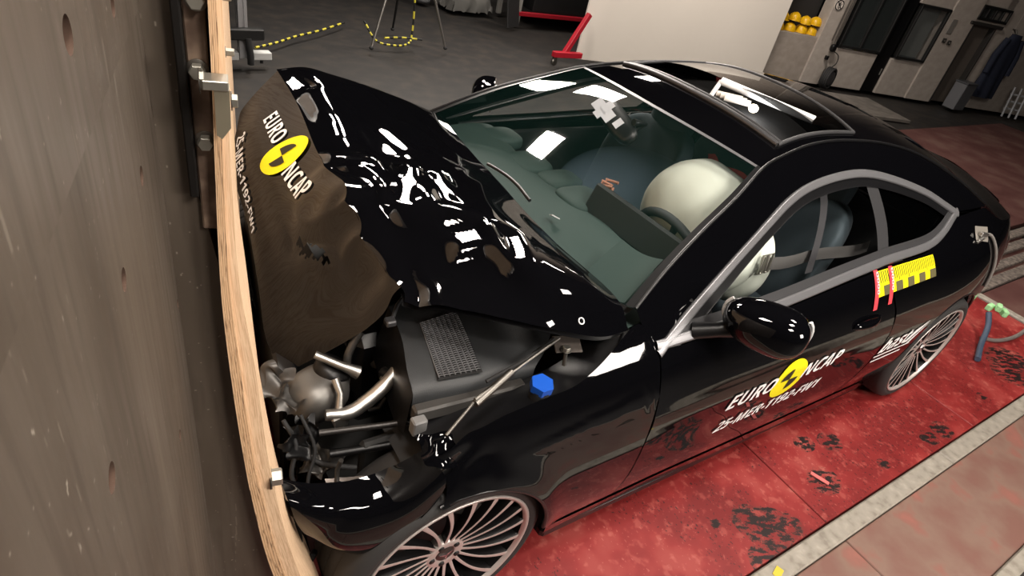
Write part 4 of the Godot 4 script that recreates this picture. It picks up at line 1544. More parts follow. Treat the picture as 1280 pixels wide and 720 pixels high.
func wheel(t: Node3D, at: Vector3, sg: float, turn: float) -> void:
	# at: the wheel's middle; its outer face looks along sg * z
	var w := Node3D.new()
	w.name = "wheel"
	w.position = at
	t.add_child(w, true)
	var B := Basis(Vector3.RIGHT, PI / 2 * sg) * Basis(Vector3.UP, deg_to_rad(turn))
	var T := Transform3D(B, Vector3.ZERO)
	var R := 0.334
	var g := Geo.new()
	g.lathe([Vector2(0.262, -0.115), Vector2(0.30, -0.122), Vector2(0.322, -0.11), Vector2(R - 0.002, -0.09), Vector2(R, -0.05), Vector2(R - 0.006, -0.048), Vector2(R - 0.006, -0.042), Vector2(R, -0.04), Vector2(R + 0.001, -0.004), Vector2(R - 0.006, -0.003), Vector2(R - 0.006, 0.003), Vector2(R + 0.001, 0.004), Vector2(R, 0.04), Vector2(R - 0.006, 0.042), Vector2(R - 0.006, 0.048), Vector2(R, 0.05), Vector2(R - 0.002, 0.088), Vector2(0.323, 0.109), Vector2(0.306, 0.119), Vector2(0.294, 0.122), Vector2(0.293, 0.1205), Vector2(0.28, 0.119), Vector2(0.272, 0.112)], T, 72)
	obj("tire", g, M.tire, w)
	g = Geo.new()
	g.lathe([Vector2(0.272, 0.112), Vector2(0.277, 0.119), Vector2(0.272, 0.122), Vector2(0.264, 0.119), Vector2(0.260, 0.108)], T, 72)
	obj("rim_lip", g, M.rim_face, w)
	g = Geo.new()
	g.lathe([Vector2(0.260, 0.108), Vector2(0.25, 0.07), Vector2(0.238, -0.1), Vector2(0.262, -0.115)], T, 64)
	g.lathe([Vector2(0.24, 0.0), Vector2(0.0, 0.0)], T, 48)
	obj("rim_barrel", g, M.rim_dark, w)
	g = Geo.new()
	g.lathe([Vector2(0.165, 0.012), Vector2(0.165, 0.026), Vector2(0.10, 0.026), Vector2(0.10, 0.012)], T, 48)
	obj("brake_disc", g, M.steel, w)
	# twenty thin machined spokes, in pairs that lean to each other
	var smesh: ArrayMesh
	var sdark: ArrayMesh
	for flip in 1:
		var gf := Geo.new()
		var gd := Geo.new()
		var rows := []
		var low := []
		for k in 13:
			var u := k / 12.0
			var r := lerpf(0.05, 0.264, u)
			var hgt := 0.088 + 0.024 * sin(u * PI * 0.5)
			var wd := lerpf(0.0060, 0.0040, sin(u * PI)) + 0.003 * u * u
			var bend := 0.012 * sin(u * PI)
			rows.append(PackedVector3Array([Vector3(r, hgt - 0.001, bend - wd), Vector3(r, hgt, bend - wd * 0.7), Vector3(r, hgt, bend + wd * 0.7), Vector3(r, hgt - 0.001, bend + wd)]))
			low.append(PackedVector3Array([Vector3(r, hgt - 0.03, bend - wd * 0.6), Vector3(r, hgt - 0.001, bend - wd), Vector3(r, hgt - 0.001, bend + wd), Vector3(r, hgt - 0.03, bend + wd * 0.6)]))
		gf.grid(rows)
		gd.grid([low[0]] if false else low)
		smesh = gf.mesh()
		sdark = gd.mesh()
	for k in 20:
		var o := obj("spoke", smesh, M.rim_face, w)
		o.basis = B * Basis(Vector3.UP, TAU * k / 20.0)
		var d := obj("spoke_flank", sdark, M.rim_dark, w)
		d.basis = o.basis
	g = Geo.new()
	g.lathe([Vector2(0.066, 0.06), Vector2(0.064, 0.086), Vector2(0.056, 0.092), Vector2(0.034, 0.09), Vector2(0.031, 0.086)], T, 40)
	obj("hub", g, M.rim_face, w)
	g = Geo.new()
	g.lathe([Vector2(0.031, 0.086), Vector2(0.028, 0.091), Vector2(0.0, 0.092)], T, 32)
	obj("hub_cap", g, mat("55504e", 0.3, 0.9), w)
	g = Geo.new()
	for k in 3:
		var bb := B * Basis(Vector3.UP, TAU * k / 3.0 + 0.5)
		g.prism(PackedVector2Array([Vector2(0.0, 0.005), Vector2(0.026, 0.0), Vector2(0.0, -0.005)]), Transform3D(bb * Basis(Vector3.RIGHT, PI / 2), bb * Vector3(0, 0.0935, 0)), 0.003)
	obj("hub_emblem", g, M.chrome, w)
	for k in 5:
		g = Geo.new()
		var c := B * (Basis(Vector3.UP, TAU * (k + 0.5) / 5.0) * Vector3(0.045, 0.0925, 0))
		g.lathe([Vector2(0.0, 0.002), Vector2(0.009, 0.002), Vector2(0.010, -0.004)], Transform3D(B, c), 16)
		obj("lug_hole", g, M.black, w)


func logo(t: Node3D, map: Callable, cx: float, cy: float, rx: float, ry: float, lean: float) -> void:
	# yellow roundel with two dark quarters; map(x, y, lift)
	var disc := func(r0: float, r1: float, a0: float, a1: float, lift: float) -> Geo:
		var g := Geo.new()
		var rows := []
		for k in 9:
			var r := lerpf(r0, r1, k / 8.0)
			var row := PackedVector3Array()
			for s in 33:
				var a := lerpf(a0, a1, s / 32.0)
				var y := sin(a) * r * ry
				row.append(map.call(cx + cos(a) * r * rx + y * lean, cy + y, lift))
			rows.append(row)
		g.grid(rows)
		return g
	obj("roundel", disc.call(0.0, 1.0, 0.0, TAU, 0.002), M.yellow, t, "yellow round target sticker")
	for q in [0.5, 1.5]:
		obj("roundel_quarter", disc.call(0.0, 0.56, PI * q, PI * (q + 0.5), 0.0035), M.ink, t)


func stickers(t: Node3D) -> void:
	# lettering on the door; x along the car, measured from its front end
	var put := func(s0: float, y0: float, tilt: float) -> Callable:
		return func(x: float, y: float, lift: float) -> Vector3:
			var s := s0 + x
			var h := y0 + y + x * tilt
			return sp(s, h, 1.0, lift + 0.001) + Vector3(0, 0, door_bump(s, h) if s < 2.05 else 0.0)
	text_on("door_lettering", "EURO", put.call(1.065, 0.592, 0.03), 0.26, 0.075, M.white, t, 0.2)
	text_on("door_lettering", "NCAP", put.call(1.50, 0.612, 0.03), 0.25, 0.075, M.white, t, 0.2)
	text_on("door_lettering", "25-MER-1192-FW1", put.call(1.08, 0.455, 0.04), 0.63, 0.06, M.white, t, 0.2)
	logo(t, put.call(0.0, 0.0, 0.0), 1.41, 0.633, 0.098, 0.098, 0.0)
	text_on("quarter_lettering", "bast", put.call(2.16, 0.545, 0.02), 0.24, 0.085, M.white, t, 0.5)
	var g := side_quad([Vector2(2.375, 0.545), Vector2(2.41, 0.545), Vector2(2.545, 0.645), Vector2(2.44, 0.61)], 6, 6, 1.0, 0.003)
	obj("quarter_emblem", g, M.white, t)
	g = side_quad([Vector2(2.42, 0.535), Vector2(2.455, 0.535), Vector2(2.555, 0.64), Vector2(2.53, 0.62)], 6, 6, 1.0, 0.003)
	obj("quarter_emblem", g, M.white, t)
	for k in 2:
		g = side_quad([Vector2(2.13, 0.523 - k * 0.028), Vector2(2.46 - k * 0.06, 0.523 - k * 0.028), Vector2(2.46 - k * 0.06, 0.532 - k * 0.028), Vector2(2.13, 0.532 - k * 0.028)], 12, 1, 1.0, 0.003)
		obj("quarter_fine_print", g, M.white, t)
	# measuring tape: fine ticks above, blocks below
	var q: Array[Vector2] = [Vector2(1.894, 0.887), Vector2(2.385, 0.898), Vector2(2.355, 0.985), Vector2(1.86, 0.982)]
	var at := func(u: float, v: float) -> Vector2: return q[0].lerp(q[1], u).lerp(q[3].lerp(q[2], u), v)
	var cell := func(u0: float, u1: float, v0: float, v1: float, lift: float) -> Geo: return side_quad([at.call(u0, v0), at.call(u1, v0), at.call(u1, v1), at.call(u0, v1)], maxi(1, int((u1 - u0) * 40)), 6, 1.0, lift)
	obj("scale_sticker", cell.call(0.0, 1.0, 0.0, 1.0, 0.002), M.yellow, t, "yellow and black measuring scale sticker")
	for k in 30:
		obj("scale_tick", cell.call(0.02 + k / 30.5, 0.02 + k / 30.5 + 0.009, 0.55 if k % 5 else 0.45, 0.98, 0.0032), M.ink, t)
	for k in 5:
		obj("scale_block", cell.call(0.0 + k * 0.2 + 0.09, 0.0 + k * 0.2 + 0.2, 0.0, 0.42, 0.0032), mat("5c5636", 0.6), t)
	for k in 2:
		var s := 1.848 + k * 0.115
		g = side_quad([Vector2(s + 0.018, 0.838 + k * 0.005), Vector2(s + 0.048, 0.838 + k * 0.005), Vector2(s + 0.03, 0.988), Vector2(s, 0.988)], 2, 10, 1.0, 0.0042)
		obj("red_strip", g, M.red_sticker, t)
		text_on("strip_lettering", "0000", func(x: float, y: float, lift: float) -> Vector3: return sp(s + 0.006 + y + (0.986 - 0.90 + 0.0) * 0.1 - x * -0.12, 0.982 - x, 1.0, 0.0042 + lift * 0.5), 0.08, 0.018, mat("f6c8cc", 0.6), t)


func sensor_clip(t: Node3D) -> void:
	var g := side_quad([Vector2(2.80, 0.99), Vector2(2.94, 0.965), Vector2(2.97, 1.02), Vector2(2.82, 1.04)], 6, 4, 1.0, 0.004)
	obj("sensor_tape", g, mat("8f8a82", 0.5, 0.3), t)
	g = Geo.new()
	g.box(sp(2.88, 1.0, 1.0, 0.012), Vector3(0.10, 0.02, 0.018), 0.003, Basis(Vector3.BACK, -0.2))
	g.box(sp(2.83, 0.985, 1.0, 0.01), Vector3(0.06, 0.012, 0.014), 0.002, Basis(Vector3.BACK, 0.3))
	obj("sensor_clip", g, M.alu, t)
	g = Geo.new()
	var path := []
	for k in 15:
		var q: Vector2 = cr([Vector2(2.90, 1.0), Vector2(2.99, 0.98), Vector2(3.06, 0.90), Vector2(3.11, 0.80), Vector2(3.14, 0.70)], k / 14.0)
		path.append(sp(q.x, q.y, 1.0, 0.008))
	g.tube(path, 0.008, 8)
	obj("sensor_lead", g, mat("77736f", 0.5), t)


func cabin(t: Node3D) -> void:
	# tub walls and headlining
	var g := Geo.new()
	for sg in [1.0, -1.0]:
		g = Geo.new()
		g.box(Vector3(1.55, 0.62, sg * 0.77), Vector3(2.0, 0.62, 0.03), 0.01)
		obj("door_card", g, M.interior, t)
	g = Geo.new()
	g.box(Vector3(1.6, 0.30, 0), Vector3(2.1, 0.03, 1.5), 0.0)
	obj("carpet", g, M.interior, t)
	g = Geo.new()
	var rows := []
	for r in 5:
		var row := PackedVector3Array()
		for q in 13:
			row.append(up(lerpf(7.5, 10.0, r / 4.0), lerpf(-0.95, 0.95, q / 12.0), -0.03))
		rows.append(row)
	g.grid(rows)
	for sg in [1.0, -1.0]:
		rows = []
		for r in 13:
			var row := PackedVector3Array()
			for q in 3:
				row.append(up(lerpf(4.1, 7.5, r / 12.0), sg * lerpf(0.90, 0.97, q / 2.0), -0.03))
			rows.append(row)
		g.grid(rows)
	rows = []
	for r in 3:
		var row := PackedVector3Array()
		for q in 13:
			row.append(up(lerpf(4.1, 4.95, r / 2.0), lerpf(-0.95, 0.95, q / 12.0), -0.03))
		rows.append(row)
	g.grid(rows)
	obj("headlining", g, mat("141517", 0.9), t)
	# dashboard: a padded shelf from the windscreen foot, rounded edge to the cabin
	var D := [
		[Vector3(0.50, 0.93, -0.74), Vector3(0.44, 0.955, -0.4), Vector3(0.42, 0.96, 0.0), Vector3(0.44, 0.955, 0.4), Vector3(0.52, 0.93, 0.74)],
		[Vector3(0.70, 0.975, -0.74), Vector3(0.66, 0.985, -0.4), Vector3(0.64, 0.985, 0.0), Vector3(0.66, 0.985, 0.4), Vector3(0.68, 0.975, 0.74)],
		[Vector3(0.90, 0.985, -0.74), Vector3(0.86, 0.98, -0.4), Vector3(0.88, 0.965, 0.0), Vector3(0.86, 0.985, 0.4), Vector3(0.86, 0.965, 0.74)],
		[Vector3(1.00, 0.95, -0.74), Vector3(0.97, 0.93, -0.4), Vector3(1.0, 0.925, 0.0), Vector3(0.93, 0.95, 0.4), Vector3(0.93, 0.93, 0.74)],
		[Vector3(1.02, 0.86, -0.74), Vector3(1.0, 0.84, -0.4), Vector3(1.02, 0.84, 0.0), Vector3(0.95, 0.86, 0.4), Vector3(0.95, 0.85, 0.74)],
		[Vector3(0.90, 0.62, -0.74), Vector3(0.90, 0.6, -0.4), Vector3(0.95, 0.58, 0.0), Vector3(0.88, 0.6, 0.4), Vector3(0.88, 0.6, 0.74)]]
	g = Geo.new()
	g.grid(patch_rows(D, 48, 40, func(p: Vector3, u: float, v: float) -> Vector3:
		p.y += 0.006 * sin(u * TAU * 2.0) * smoothstep(0.2, 0.5, v)
		return p))
	var dash := obj("dashboard", g, M.dash, t, "grey green padded dashboard behind the windscreen")
	for e in [[-0.62, 0.085, 1.01, 0.955], [-0.36, 0.10, 1.0, 0.945], [-0.20, 0.075, 1.07, 0.935], [0.0, 0.10, 1.04, 0.95]]:
		g = Geo.new()
		g.ellipsoid(Vector3(e[2] - 0.06, e[3], e[0]), Vector3(0.10, 0.035, e[1]), Basis(), 0.55)
		obj("dash_pad", g, M.dash, dash)
	g = Geo.new()
	g.box(Vector3(0.99, 1.0, 0.31), Vector3(0.035, 0.13, 0.50), 0.01, Basis(Vector3.BACK, -0.35) * Basis(Vector3.UP, 0.12))
	obj("instrument_screen", g, M.dash_dark, dash)
	g = Geo.new()
	rows = []
	for r in 9:
		var row := PackedVector3Array()
		var u := r / 8.0
		for q in 9:
			var w := q / 8.0
			row.append(up(lerpf(0.12, 1.2, u), lerpf(0.70, 0.93, w), -0.028 - 0.02 * sin(w * PI)))
		rows.append(row)
	g.grid(rows)
	obj("dash_corner", g, M.dash, dash)
	g = Geo.new()
	g.prism(PackedVector2Array([Vector2(0, 0), Vector2(0.055, 0.012), Vector2(0.04, 0.05)]), Transform3D(Basis(Vector3(0.3, 0.1, 0.9).normalized(), Vector3(-0.8, 0.5, 0.2).normalized(), Vector3(0.3, 0.85, -0.3).normalized()), Vector3(0.70, 1.0, 0.14)), 0.004)
	obj("paper_scrap", g, M.white, t)
	g = Geo.new()
	for k in 6:
		var c := Vector3(0.99 + 0.014 * (k % 3), 1.0 + 0.008 * k, 0.06 + 0.012 * (k % 2))
		g.tube([c, c + Vector3(0.01, 0.035, 0.012 - 0.006 * k), c + Vector3(0.03, 0.03 + 0.01 * (k % 2), 0.03)], 0.007, 6)
	obj("torn_trim", g, mat("b0806a", 0.7), t, "torn pale trim scrap on the dashboard edge")
	# steering wheel and airbag
	var wc := Vector3(1.16, 0.90, 0.37)
	var B := Basis(Vector3.BACK, deg_to_rad(-66)) 
	g = Geo.new()
	var ring := []
	for k in 41:
		var a := TAU * k / 40.0
		ring.append(wc + B * Vector3(cos(a) * 0.185, 0, sin(a) * 0.185))
	g.tube(ring, 0.018, 12, false)
	for a in [0.2, PI - 0.2, PI / 2]:
		g.tube([wc, wc + B * Vector3(cos(a) * 0.09, -0.01, sin(a) * 0.09), wc + B * Vector3(cos(a) * 0.18, 0, sin(a) * 0.18)], 0.016, 8)
	obj("steering_wheel", g, mat("3a4043", 0.6), t)
	g = Geo.new()
	g.tube([wc, wc + B * Vector3(0, -0.35, 0)], 0.04, 12)
	obj("steering_column", g, M.plastic, t)
	g = Geo.new()
	g.ellipsoid(Vector3(1.315, 0.985, 0.35), Vector3(0.205, 0.285, 0.275), Basis(Vector3.RIGHT, 0.2) * Basis(Vector3.BACK, deg_to_rad(24)), 0.92, func(q: Vector3) -> Vector3:
		var w := 1.0 + 0.012 * sin(q.z * 40.0) * sin(q.y * 34.0)
		q.z *= 1.0 - 0.10 * clampf(q.y / 0.285, 0.0, 1.0)
		return q * w)
	g.ellipsoid(Vector3(1.445, 0.90, 0.47), Vector3(0.145, 0.20, 0.15), Basis(Vector3.BACK, 0.2), 0.95)
	obj("airbag", g, M.airbag, t, "inflated white driver airbag")
	g = Geo.new()
	for k in 5:
		var a := Vector3(1.215 + 0.012 * k, 1.205 + 0.008 * k, 0.335 + 0.01 * (k % 2))
		g.box(a, Vector3(0.012, 0.004, 0.016), 0.001, Basis(Vector3.BACK, 0.7))
	obj("airbag_print", g, mat("9aa69a", 0.8), t)
	var fog := FogVolume.new()
	fog.name = "airbag_smoke"
	fog.shape = RenderingServer.FOG_VOLUME_SHAPE_ELLIPSOID
	fog.size = Vector3(0.75, 0.5, 0.75)
	fog.position = Vector3(1.33, 0.86, -0.04)
	tag(fog, "thin blue grey airbag smoke hanging over the passenger seat inside the car", "smoke")
	fog.set_meta("kind", "stuff")
	var fm := FogMaterial.new()
	fm.density = 1.3
	fm.albedo = Color(0.72, 0.84, 0.93)
	fog.material = fm
	add_child(fog)
	# seats
	for sg in [1.0, -1.0]:
		var st := Node3D.new()
		st.name = "front_seat"
		t.add_child(st, true)
		var x := 1.85 if sg > 0 else 1.62
		g = Geo.new()
		g.ellipsoid(Vector3(x - 0.25, 0.50, sg * 0.38), Vector3(0.30, 0.11, 0.26), Basis(Vector3.BACK, 0.1), 0.55)
		obj("cushion", g, M.seat, st)
		g = Geo.new()
		g.ellipsoid(Vector3(x + 0.11, 0.78, sg * 0.38), Vector3(0.095, 0.34, 0.25), Basis(Vector3.BACK, -0.28), 0.55, func(q: Vector3) -> Vector3:
			q.x -= 0.10 * pow(absf(q.z) / 0.25, 3.0)
			return q)
		obj("backrest", g, M.seat, st)
		g = Geo.new()
		g.ellipsoid(Vector3(x + 0.20, 1.135, sg * 0.38), Vector3(0.06, 0.095, 0.13), Basis(Vector3.BACK, -0.2), 0.6)
		obj("headrest", g, M.seat, st)
	g = Geo.new()
	g.ellipsoid(Vector3(2.35, 0.72, 0), Vector3(0.12, 0.35, 0.62), Basis(Vector3.BACK, -0.4), 0.5)
	g.ellipsoid(Vector3(2.2, 0.48, 0), Vector3(0.3, 0.1, 0.62), Basis(), 0.5)
	obj("rear_bench", g, M.interior, t)
	g = Geo.new()
	g.box(Vector3(1.3, 0.52, 0), Vector3(0.8, 0.35, 0.2), 0.05)
	obj("centre_console", g, M.interior, t)
	# red cloth behind the bag
	g = Geo.new()
	rows = []
	for r in 9:
		var row := PackedVector3Array()
		for q in 13:
			var u := q / 12.0
			var v := r / 8.0
			row.append(Vector3(1.505 + 0.05 * v + 0.012 * sin(u * 19.0), 1.19 - 0.13 * v + 0.010 * sin(u * 13.0 + v * 5.0), lerpf(0.12, 0.41, u)))
		rows.append(row)
	g.grid(rows)
	obj("red_cover", g, M.red_cloth, t, "red cloth cover behind the airbag")
	# interior mirror with marker squares
	var rm := Node3D.new()
	rm.name = "interior_mirror"
	t.add_child(rm)
	var RB := Basis(Vector3(0.55, 0.55, 0.2).normalized(), Vector3(-0.62, 0.76, 0.05).normalized(), Vector3(-0.2, -0.12, 0.97).normalized()).orthonormalized()
	var rc := Vector3(1.12, 1.262, -0.075)
	g = Geo.new()
	g.ellipsoid(rc, Vector3(0.05, 0.03, 0.135), RB, 0.7)
	obj("mirror_housing", g, M.trim_black, rm)
	for e in [[-0.115, -0.02, 0.05, 0.05], [-0.07, 0.0, 0.045, 0.055], [-0.025, -0.018, 0.05, 0.05], [-0.07, -0.04, 0.045, 0.04], [0.04, -0.005, 0.035, 0.04]]:
		g = Geo.new()
		g.box(rc + RB * Vector3(e[1], 0.029, e[0]), Vector3(e[3], 0.003, e[2]), 0.0, RB)
		obj("marker_square", g, mat("d9dde4", 0.5), rm)
	g = Geo.new()
	g.tube([rc + Vector3(0.0, 0.0, 0.09), rc + Vector3(0.05, 0.03, 0.10), up(3.4, 0.04, -0.01)], 0.014, 8)
	obj("mirror_stem", g, M.trim_black, rm)
	# belts
	g = Geo.new()
	rows = []
	for k in 13:
		var u := k / 12.0
		var p := Vector3(1.36, 0.985, 0.63).lerp(Vector3(2.1, 0.97, 0.66), u) + Vector3(0, -0.012 * sin(u * PI), 0.012 * sin(u * 9.0))
		rows.append(PackedVector3Array([p + Vector3(0, -0.026, 0.004), p + Vector3(0, 0.0, 0.0), p + Vector3(0, 0.026, -0.006)]))
	g.grid(rows)
	obj("seat_belt", g, M.belt, t, "grey seat belt stretched across the open window")
	g = Geo.new()
	for k in 2:
		var x := 1.355 + k * 0.035
		g.tube([Vector3(x, 0.95, 0.645), Vector3(x - 0.012, 1.03, 0.64), Vector3(x + 0.012, 1.03, 0.64), Vector3(x + 0.02, 0.95, 0.645), Vector3(x, 0.95, 0.645)], 0.005, 6)
	obj("belt_buckle", g, M.zinc, t)
	g = Geo.new()
	rows = []
	for k in 13:
		var u := k / 12.0
		var p: Vector3 = cr([Vector3(1.72, 1.27, 0.50), Vector3(1.735, 1.17, 0.565), Vector3(1.72, 1.05, 0.62), Vector3(1.66, 0.92, 0.68)], u)
		rows.append(PackedVector3Array([p + Vector3(-0.028, 0, 0), p, p + Vector3(0.022, 0, 0)]))
	g.grid(rows)
	obj("shoulder_strap", g, mat("303033", 0.75), t)


func hood_rows() -> Array:
	return [
		[Vector3(0.70, 1.0, -0.76), Vector3(0.69, 1.03, -0.70), Vector3(0.60, 1.07, -0.45), Vector3(0.56, 1.08, -0.15), Vector3(0.53, 1.08, 0.10), Vector3(0.52, 1.07, 0.40), Vector3(0.555, 1.045, 0.68), Vector3(0.56, 0.98, 0.77)],
		[Vector3(0.52, 1.06, -0.76), Vector3(0.51, 1.105, -0.70), Vector3(0.47, 1.115, -0.45), Vector3(0.43, 1.10, -0.15), Vector3(0.42, 1.105, 0.13), Vector3(0.43, 1.11, 0.40), Vector3(0.46, 1.08, 0.67), Vector3(0.45, 0.985, 0.77)],
		[Vector3(0.32, 1.12, -0.76), Vector3(0.32, 1.172, -0.70), Vector3(0.30, 1.145, -0.45), Vector3(0.28, 1.115, -0.15), Vector3(0.27, 1.14, 0.15), Vector3(0.28, 1.145, 0.42), Vector3(0.30, 1.115, 0.61), Vector3(0.29, 1.04, 0.755)],
		[Vector3(0.17, 1.17, -0.76), Vector3(0.17, 1.215, -0.70), Vector3(0.16, 1.175, -0.45), Vector3(0.15, 1.135, -0.15), Vector3(0.14, 1.158, 0.13), Vector3(0.17, 1.13, 0.32), Vector3(0.21, 1.095, 0.49), Vector3(0.165, 1.065, 0.70)],
		[Vector3(0.06, 1.20, -0.76), Vector3(0.06, 1.243, -0.70), Vector3(0.05, 1.215, -0.45), Vector3(0.04, 1.18, -0.15), Vector3(0.03, 1.172, 0.12), Vector3(0.07, 1.115, 0.28), Vector3(0.115, 1.075, 0.42), Vector3(0.04, 1.06, 0.60)],
		[Vector3(-0.03, 1.20, -0.74), Vector3(-0.05, 1.235, -0.69), Vector3(-0.045, 1.195, -0.45), Vector3(-0.075, 1.165, -0.15), Vector3(-0.09, 1.16, 0.12), Vector3(-0.07, 1.05, 0.33), Vector3(-0.05, 1.045, 0.47), Vector3(-0.06, 1.03, 0.52)],
	]


func flap_rows() -> Array:
	return [
		[Vector3(-0.05, 1.235, -0.69), Vector3(-0.045, 1.195, -0.45), Vector3(-0.075, 1.165, -0.15), Vector3(-0.09, 1.16, 0.12), Vector3(-0.07, 1.05, 0.33), Vector3(-0.05, 1.045, 0.47)],
		[Vector3(-0.13, 1.17, -0.66), Vector3(-0.18, 1.10, -0.44), Vector3(-0.20, 1.03, -0.16), Vector3(-0.20, 0.97, 0.10), Vector3(-0.16, 0.90, 0.29), Vector3(-0.11, 0.93, 0.45)],
		[Vector3(-0.19, 1.11, -0.64), Vector3(-0.25, 1.0, -0.50), Vector3(-0.26, 0.93, -0.22), Vector3(-0.28, 0.86, 0.05), Vector3(-0.26, 0.80, 0.25), Vector3(-0.17, 0.83, 0.40)],
		[Vector3(-0.21, 1.08, -0.62), Vector3(-0.27, 0.96, -0.46), Vector3(-0.28, 0.88, -0.22), Vector3(-0.31, 0.81, 0.03), Vector3(-0.33, 0.72, 0.20), Vector3(-0.30, 0.68, 0.31)],
	]


func flap(u: float, v: float, lift := 0.0) -> Vector3:
	var F := flap_rows()
	var p := flap_shape(patch(F, u, v))
	if lift != 0.0:
		var a := flap_shape(patch(F, minf(u + 0.01, 1), v)) - flap_shape(patch(F, maxf(u - 0.01, 0), v))
		var b := flap_shape(patch(F, u, minf(v + 0.01, 1))) - flap_shape(patch(F, u, maxf(v - 0.01, 0)))
		var n := a.cross(b).normalized()
		p += n * (lift if n.y > 0 else -lift) * 1.6
	return p


func flap_shape(p: Vector3) -> Vector3:
	var k := smoothstep(-0.12, 0.08, p.z) * smoothstep(0.86, 1.0, p.y)
	return crumple(p, 0.06 * k, 2.6)


func crease(p: Vector2, a: Vector2, b: Vector2, w: float) -> float:
	# a sharp fold along a-b in the (x, z) plane: 1 on the line, 0 beyond w
	var t := clampf((p - a).dot(b - a) / (b - a).length_squared(), 0, 1)
	var d := p.distance_to(a.lerp(b, t))
	return maxf(0.0, 1.0 - d / w) * (1.0 - 0.5 * t)


func hood_shape(p: Vector3) -> Vector3:
	var q := Vector2(p.x, p.z)
	var h := 0.0
	h += 0.011 * crease(q, Vector2(0.27, -0.12), Vector2(0.10, -0.55), 0.16)
	h += 0.011 * crease(q, Vector2(0.27, -0.12), Vector2(0.13, 0.35), 0.14)
	h -= 0.012 * crease(q, Vector2(0.27, -0.12), Vector2(0.0, -0.22), 0.13)
	h += 0.013 * crease(q, Vector2(0.42, 0.05), Vector2(0.28, 0.45), 0.15)
	h -= 0.011 * crease(q, Vector2(0.50, -0.20), Vector2(0.42, -0.6), 0.12)
	var k := smoothstep(0.12, -0.05, p.x) * smoothstep(-0.15, 0.05, p.z)
	p.y += h
	p = crumple(p, 0.045 * k, 2.6)
	# flat dents between the folds: [x, y, z, half length, half width, direction, lamp whose light they throw back]
	for d in DENTS:
		var ax := Vector2(cos(deg_to_rad(d[5])), sin(deg_to_rad(d[5])))
		var o := q - Vector2(d[0], d[2])
		if absf(o.x) > 0.3 or absf(o.y) > 0.3:
			continue
		var e := maxf(absf(o.dot(ax)) - d[3], absf(o.dot(ax.orthogonal())) - d[4])
		var m := smoothstep(0.05, 0.0, e)
		if m <= 0.0:
			continue
		var c := Vector3(d[0], d[1], d[2])
		var L: Array = LAMPS[d[6]]
		var n := ((Vector3(L[0], L[1], L[2]) - c).normalized() - (c - EYE).normalized()).normalized()
		p.y = lerpf(p.y, c.y - (n.x * o.x + n.z * o.y) / n.y, m)
	return p


const DENTS := [
	[0.135, 1.160, 0.093, 0.11, 0.012, 119, 1], [0.20, 1.125, 0.38, 0.035, 0.03, 100, 0], [0.245, 1.148, 0.115, 0.09, 0.008, 105, 1], [0.245, 1.137, -0.265, 0.06, 0.010, 72, 1],
	[0.305, 1.132, 0.48, 0.06, 0.012, 109, 1], [-0.013, 1.222, -0.585, 0.03, 0.02, 60, 0], [0.01, 1.183, -0.05, 0.06, 0.006, 20, 0],
]


func hood(t: Node3D) -> void:
	var g := Geo.new()
	g.grid(patch_rows(hood_rows(), 110, 90, func(p: Vector3, u: float, v: float) -> Vector3: return hood_shape(p)))
	var hd := obj("hood", g, M.paint, t, "buckled black bonnet")
	g = Geo.new()
	var rows := []
	for r in 61:
		var row := PackedVector3Array()
		for q in 91:
			row.append(flap(q / 90.0, r / 60.0))
		rows.append(row)
	g.grid(rows, false, func(u: float, v: float) -> bool:
		var k := (u - 0.55) / 0.17
		return k > 0.0 and k < 1.0 and absf(v - lerpf(0.325, 0.215, k)) < 0.04 * sin(PI * k) + 0.012 * sin(u * 190.0))
	obj("hood_nose", g, M.paint, hd, "front edge of the bonnet folded down with a tear")
	# inner frame under the bonnet
	g = Geo.new()
	g.grid(patch_rows(hood_rows(), 40, 40, func(p: Vector3, u: float, v: float) -> Vector3: return hood_shape(p) + Vector3(0, -0.022, -0.01 * signf(u - 0.5))))
	obj("hood_liner", g, M.trim_black, hd)
	# lettering along the fold
	var along := func(u0: float, v0: float, u1: float, v1: float, wlen: float, vh: float) -> Callable:
		return func(x: float, y: float, lift: float) -> Vector3:
			var k := x / wlen
			return flap(lerpf(u0, u1, k), lerpf(v0, v1, k) - y * vh, lift)
	text_on("hood_lettering", "EURO", along.call(0.165, 0.275, 0.275, 0.25, 0.2, 2.0), 0.2, 0.062, M.white, hd)
	text_on("hood_lettering", "NCAP", along.call(0.375, 0.255, 0.50, 0.22, 0.2, 1.9), 0.2, 0.062, M.white, hd)
	text_on("hood_lettering", "25-MER-1192-FW1", along.call(0.15, 0.60, 0.455, 0.84, 0.6, 2.4), 0.6, 0.055, M.white, hd)
	logo(hd, func(x: float, y: float, lift: float) -> Vector3: return flap(x, 0.205 - y, lift + 0.002), 0.33, 0.0, 0.043, 0.19, 0.08)
	g = Geo.new()
	g.lathe([Vector2(0.0105, 0), Vector2(0.0105, 0.002), Vector2(0.0075, 0.002), Vector2(0.0075, 0)], Transform3D(Basis(Vector3(1, 0, 0), Vector3(0.15, 0.75, 0.62).normalized(), Vector3(0, -0.6, 0.75)).orthonormalized(), Vector3(0.385, 1.035, 0.738)), 20)
	obj("ring_sticker", g, M.white, hd)


func rag(name_: String, P: Array, m: Material, parent: Node3D, amp: float, freq: float, nu := 22, nv := 22, label := "") -> void:
	var g := Geo.new()
	g.grid(patch_rows(P, nu, nv, func(p: Vector3, u: float, v: float) -> Vector3: return crumple(p, amp, freq)))
	obj(name_, g, m, parent, label)


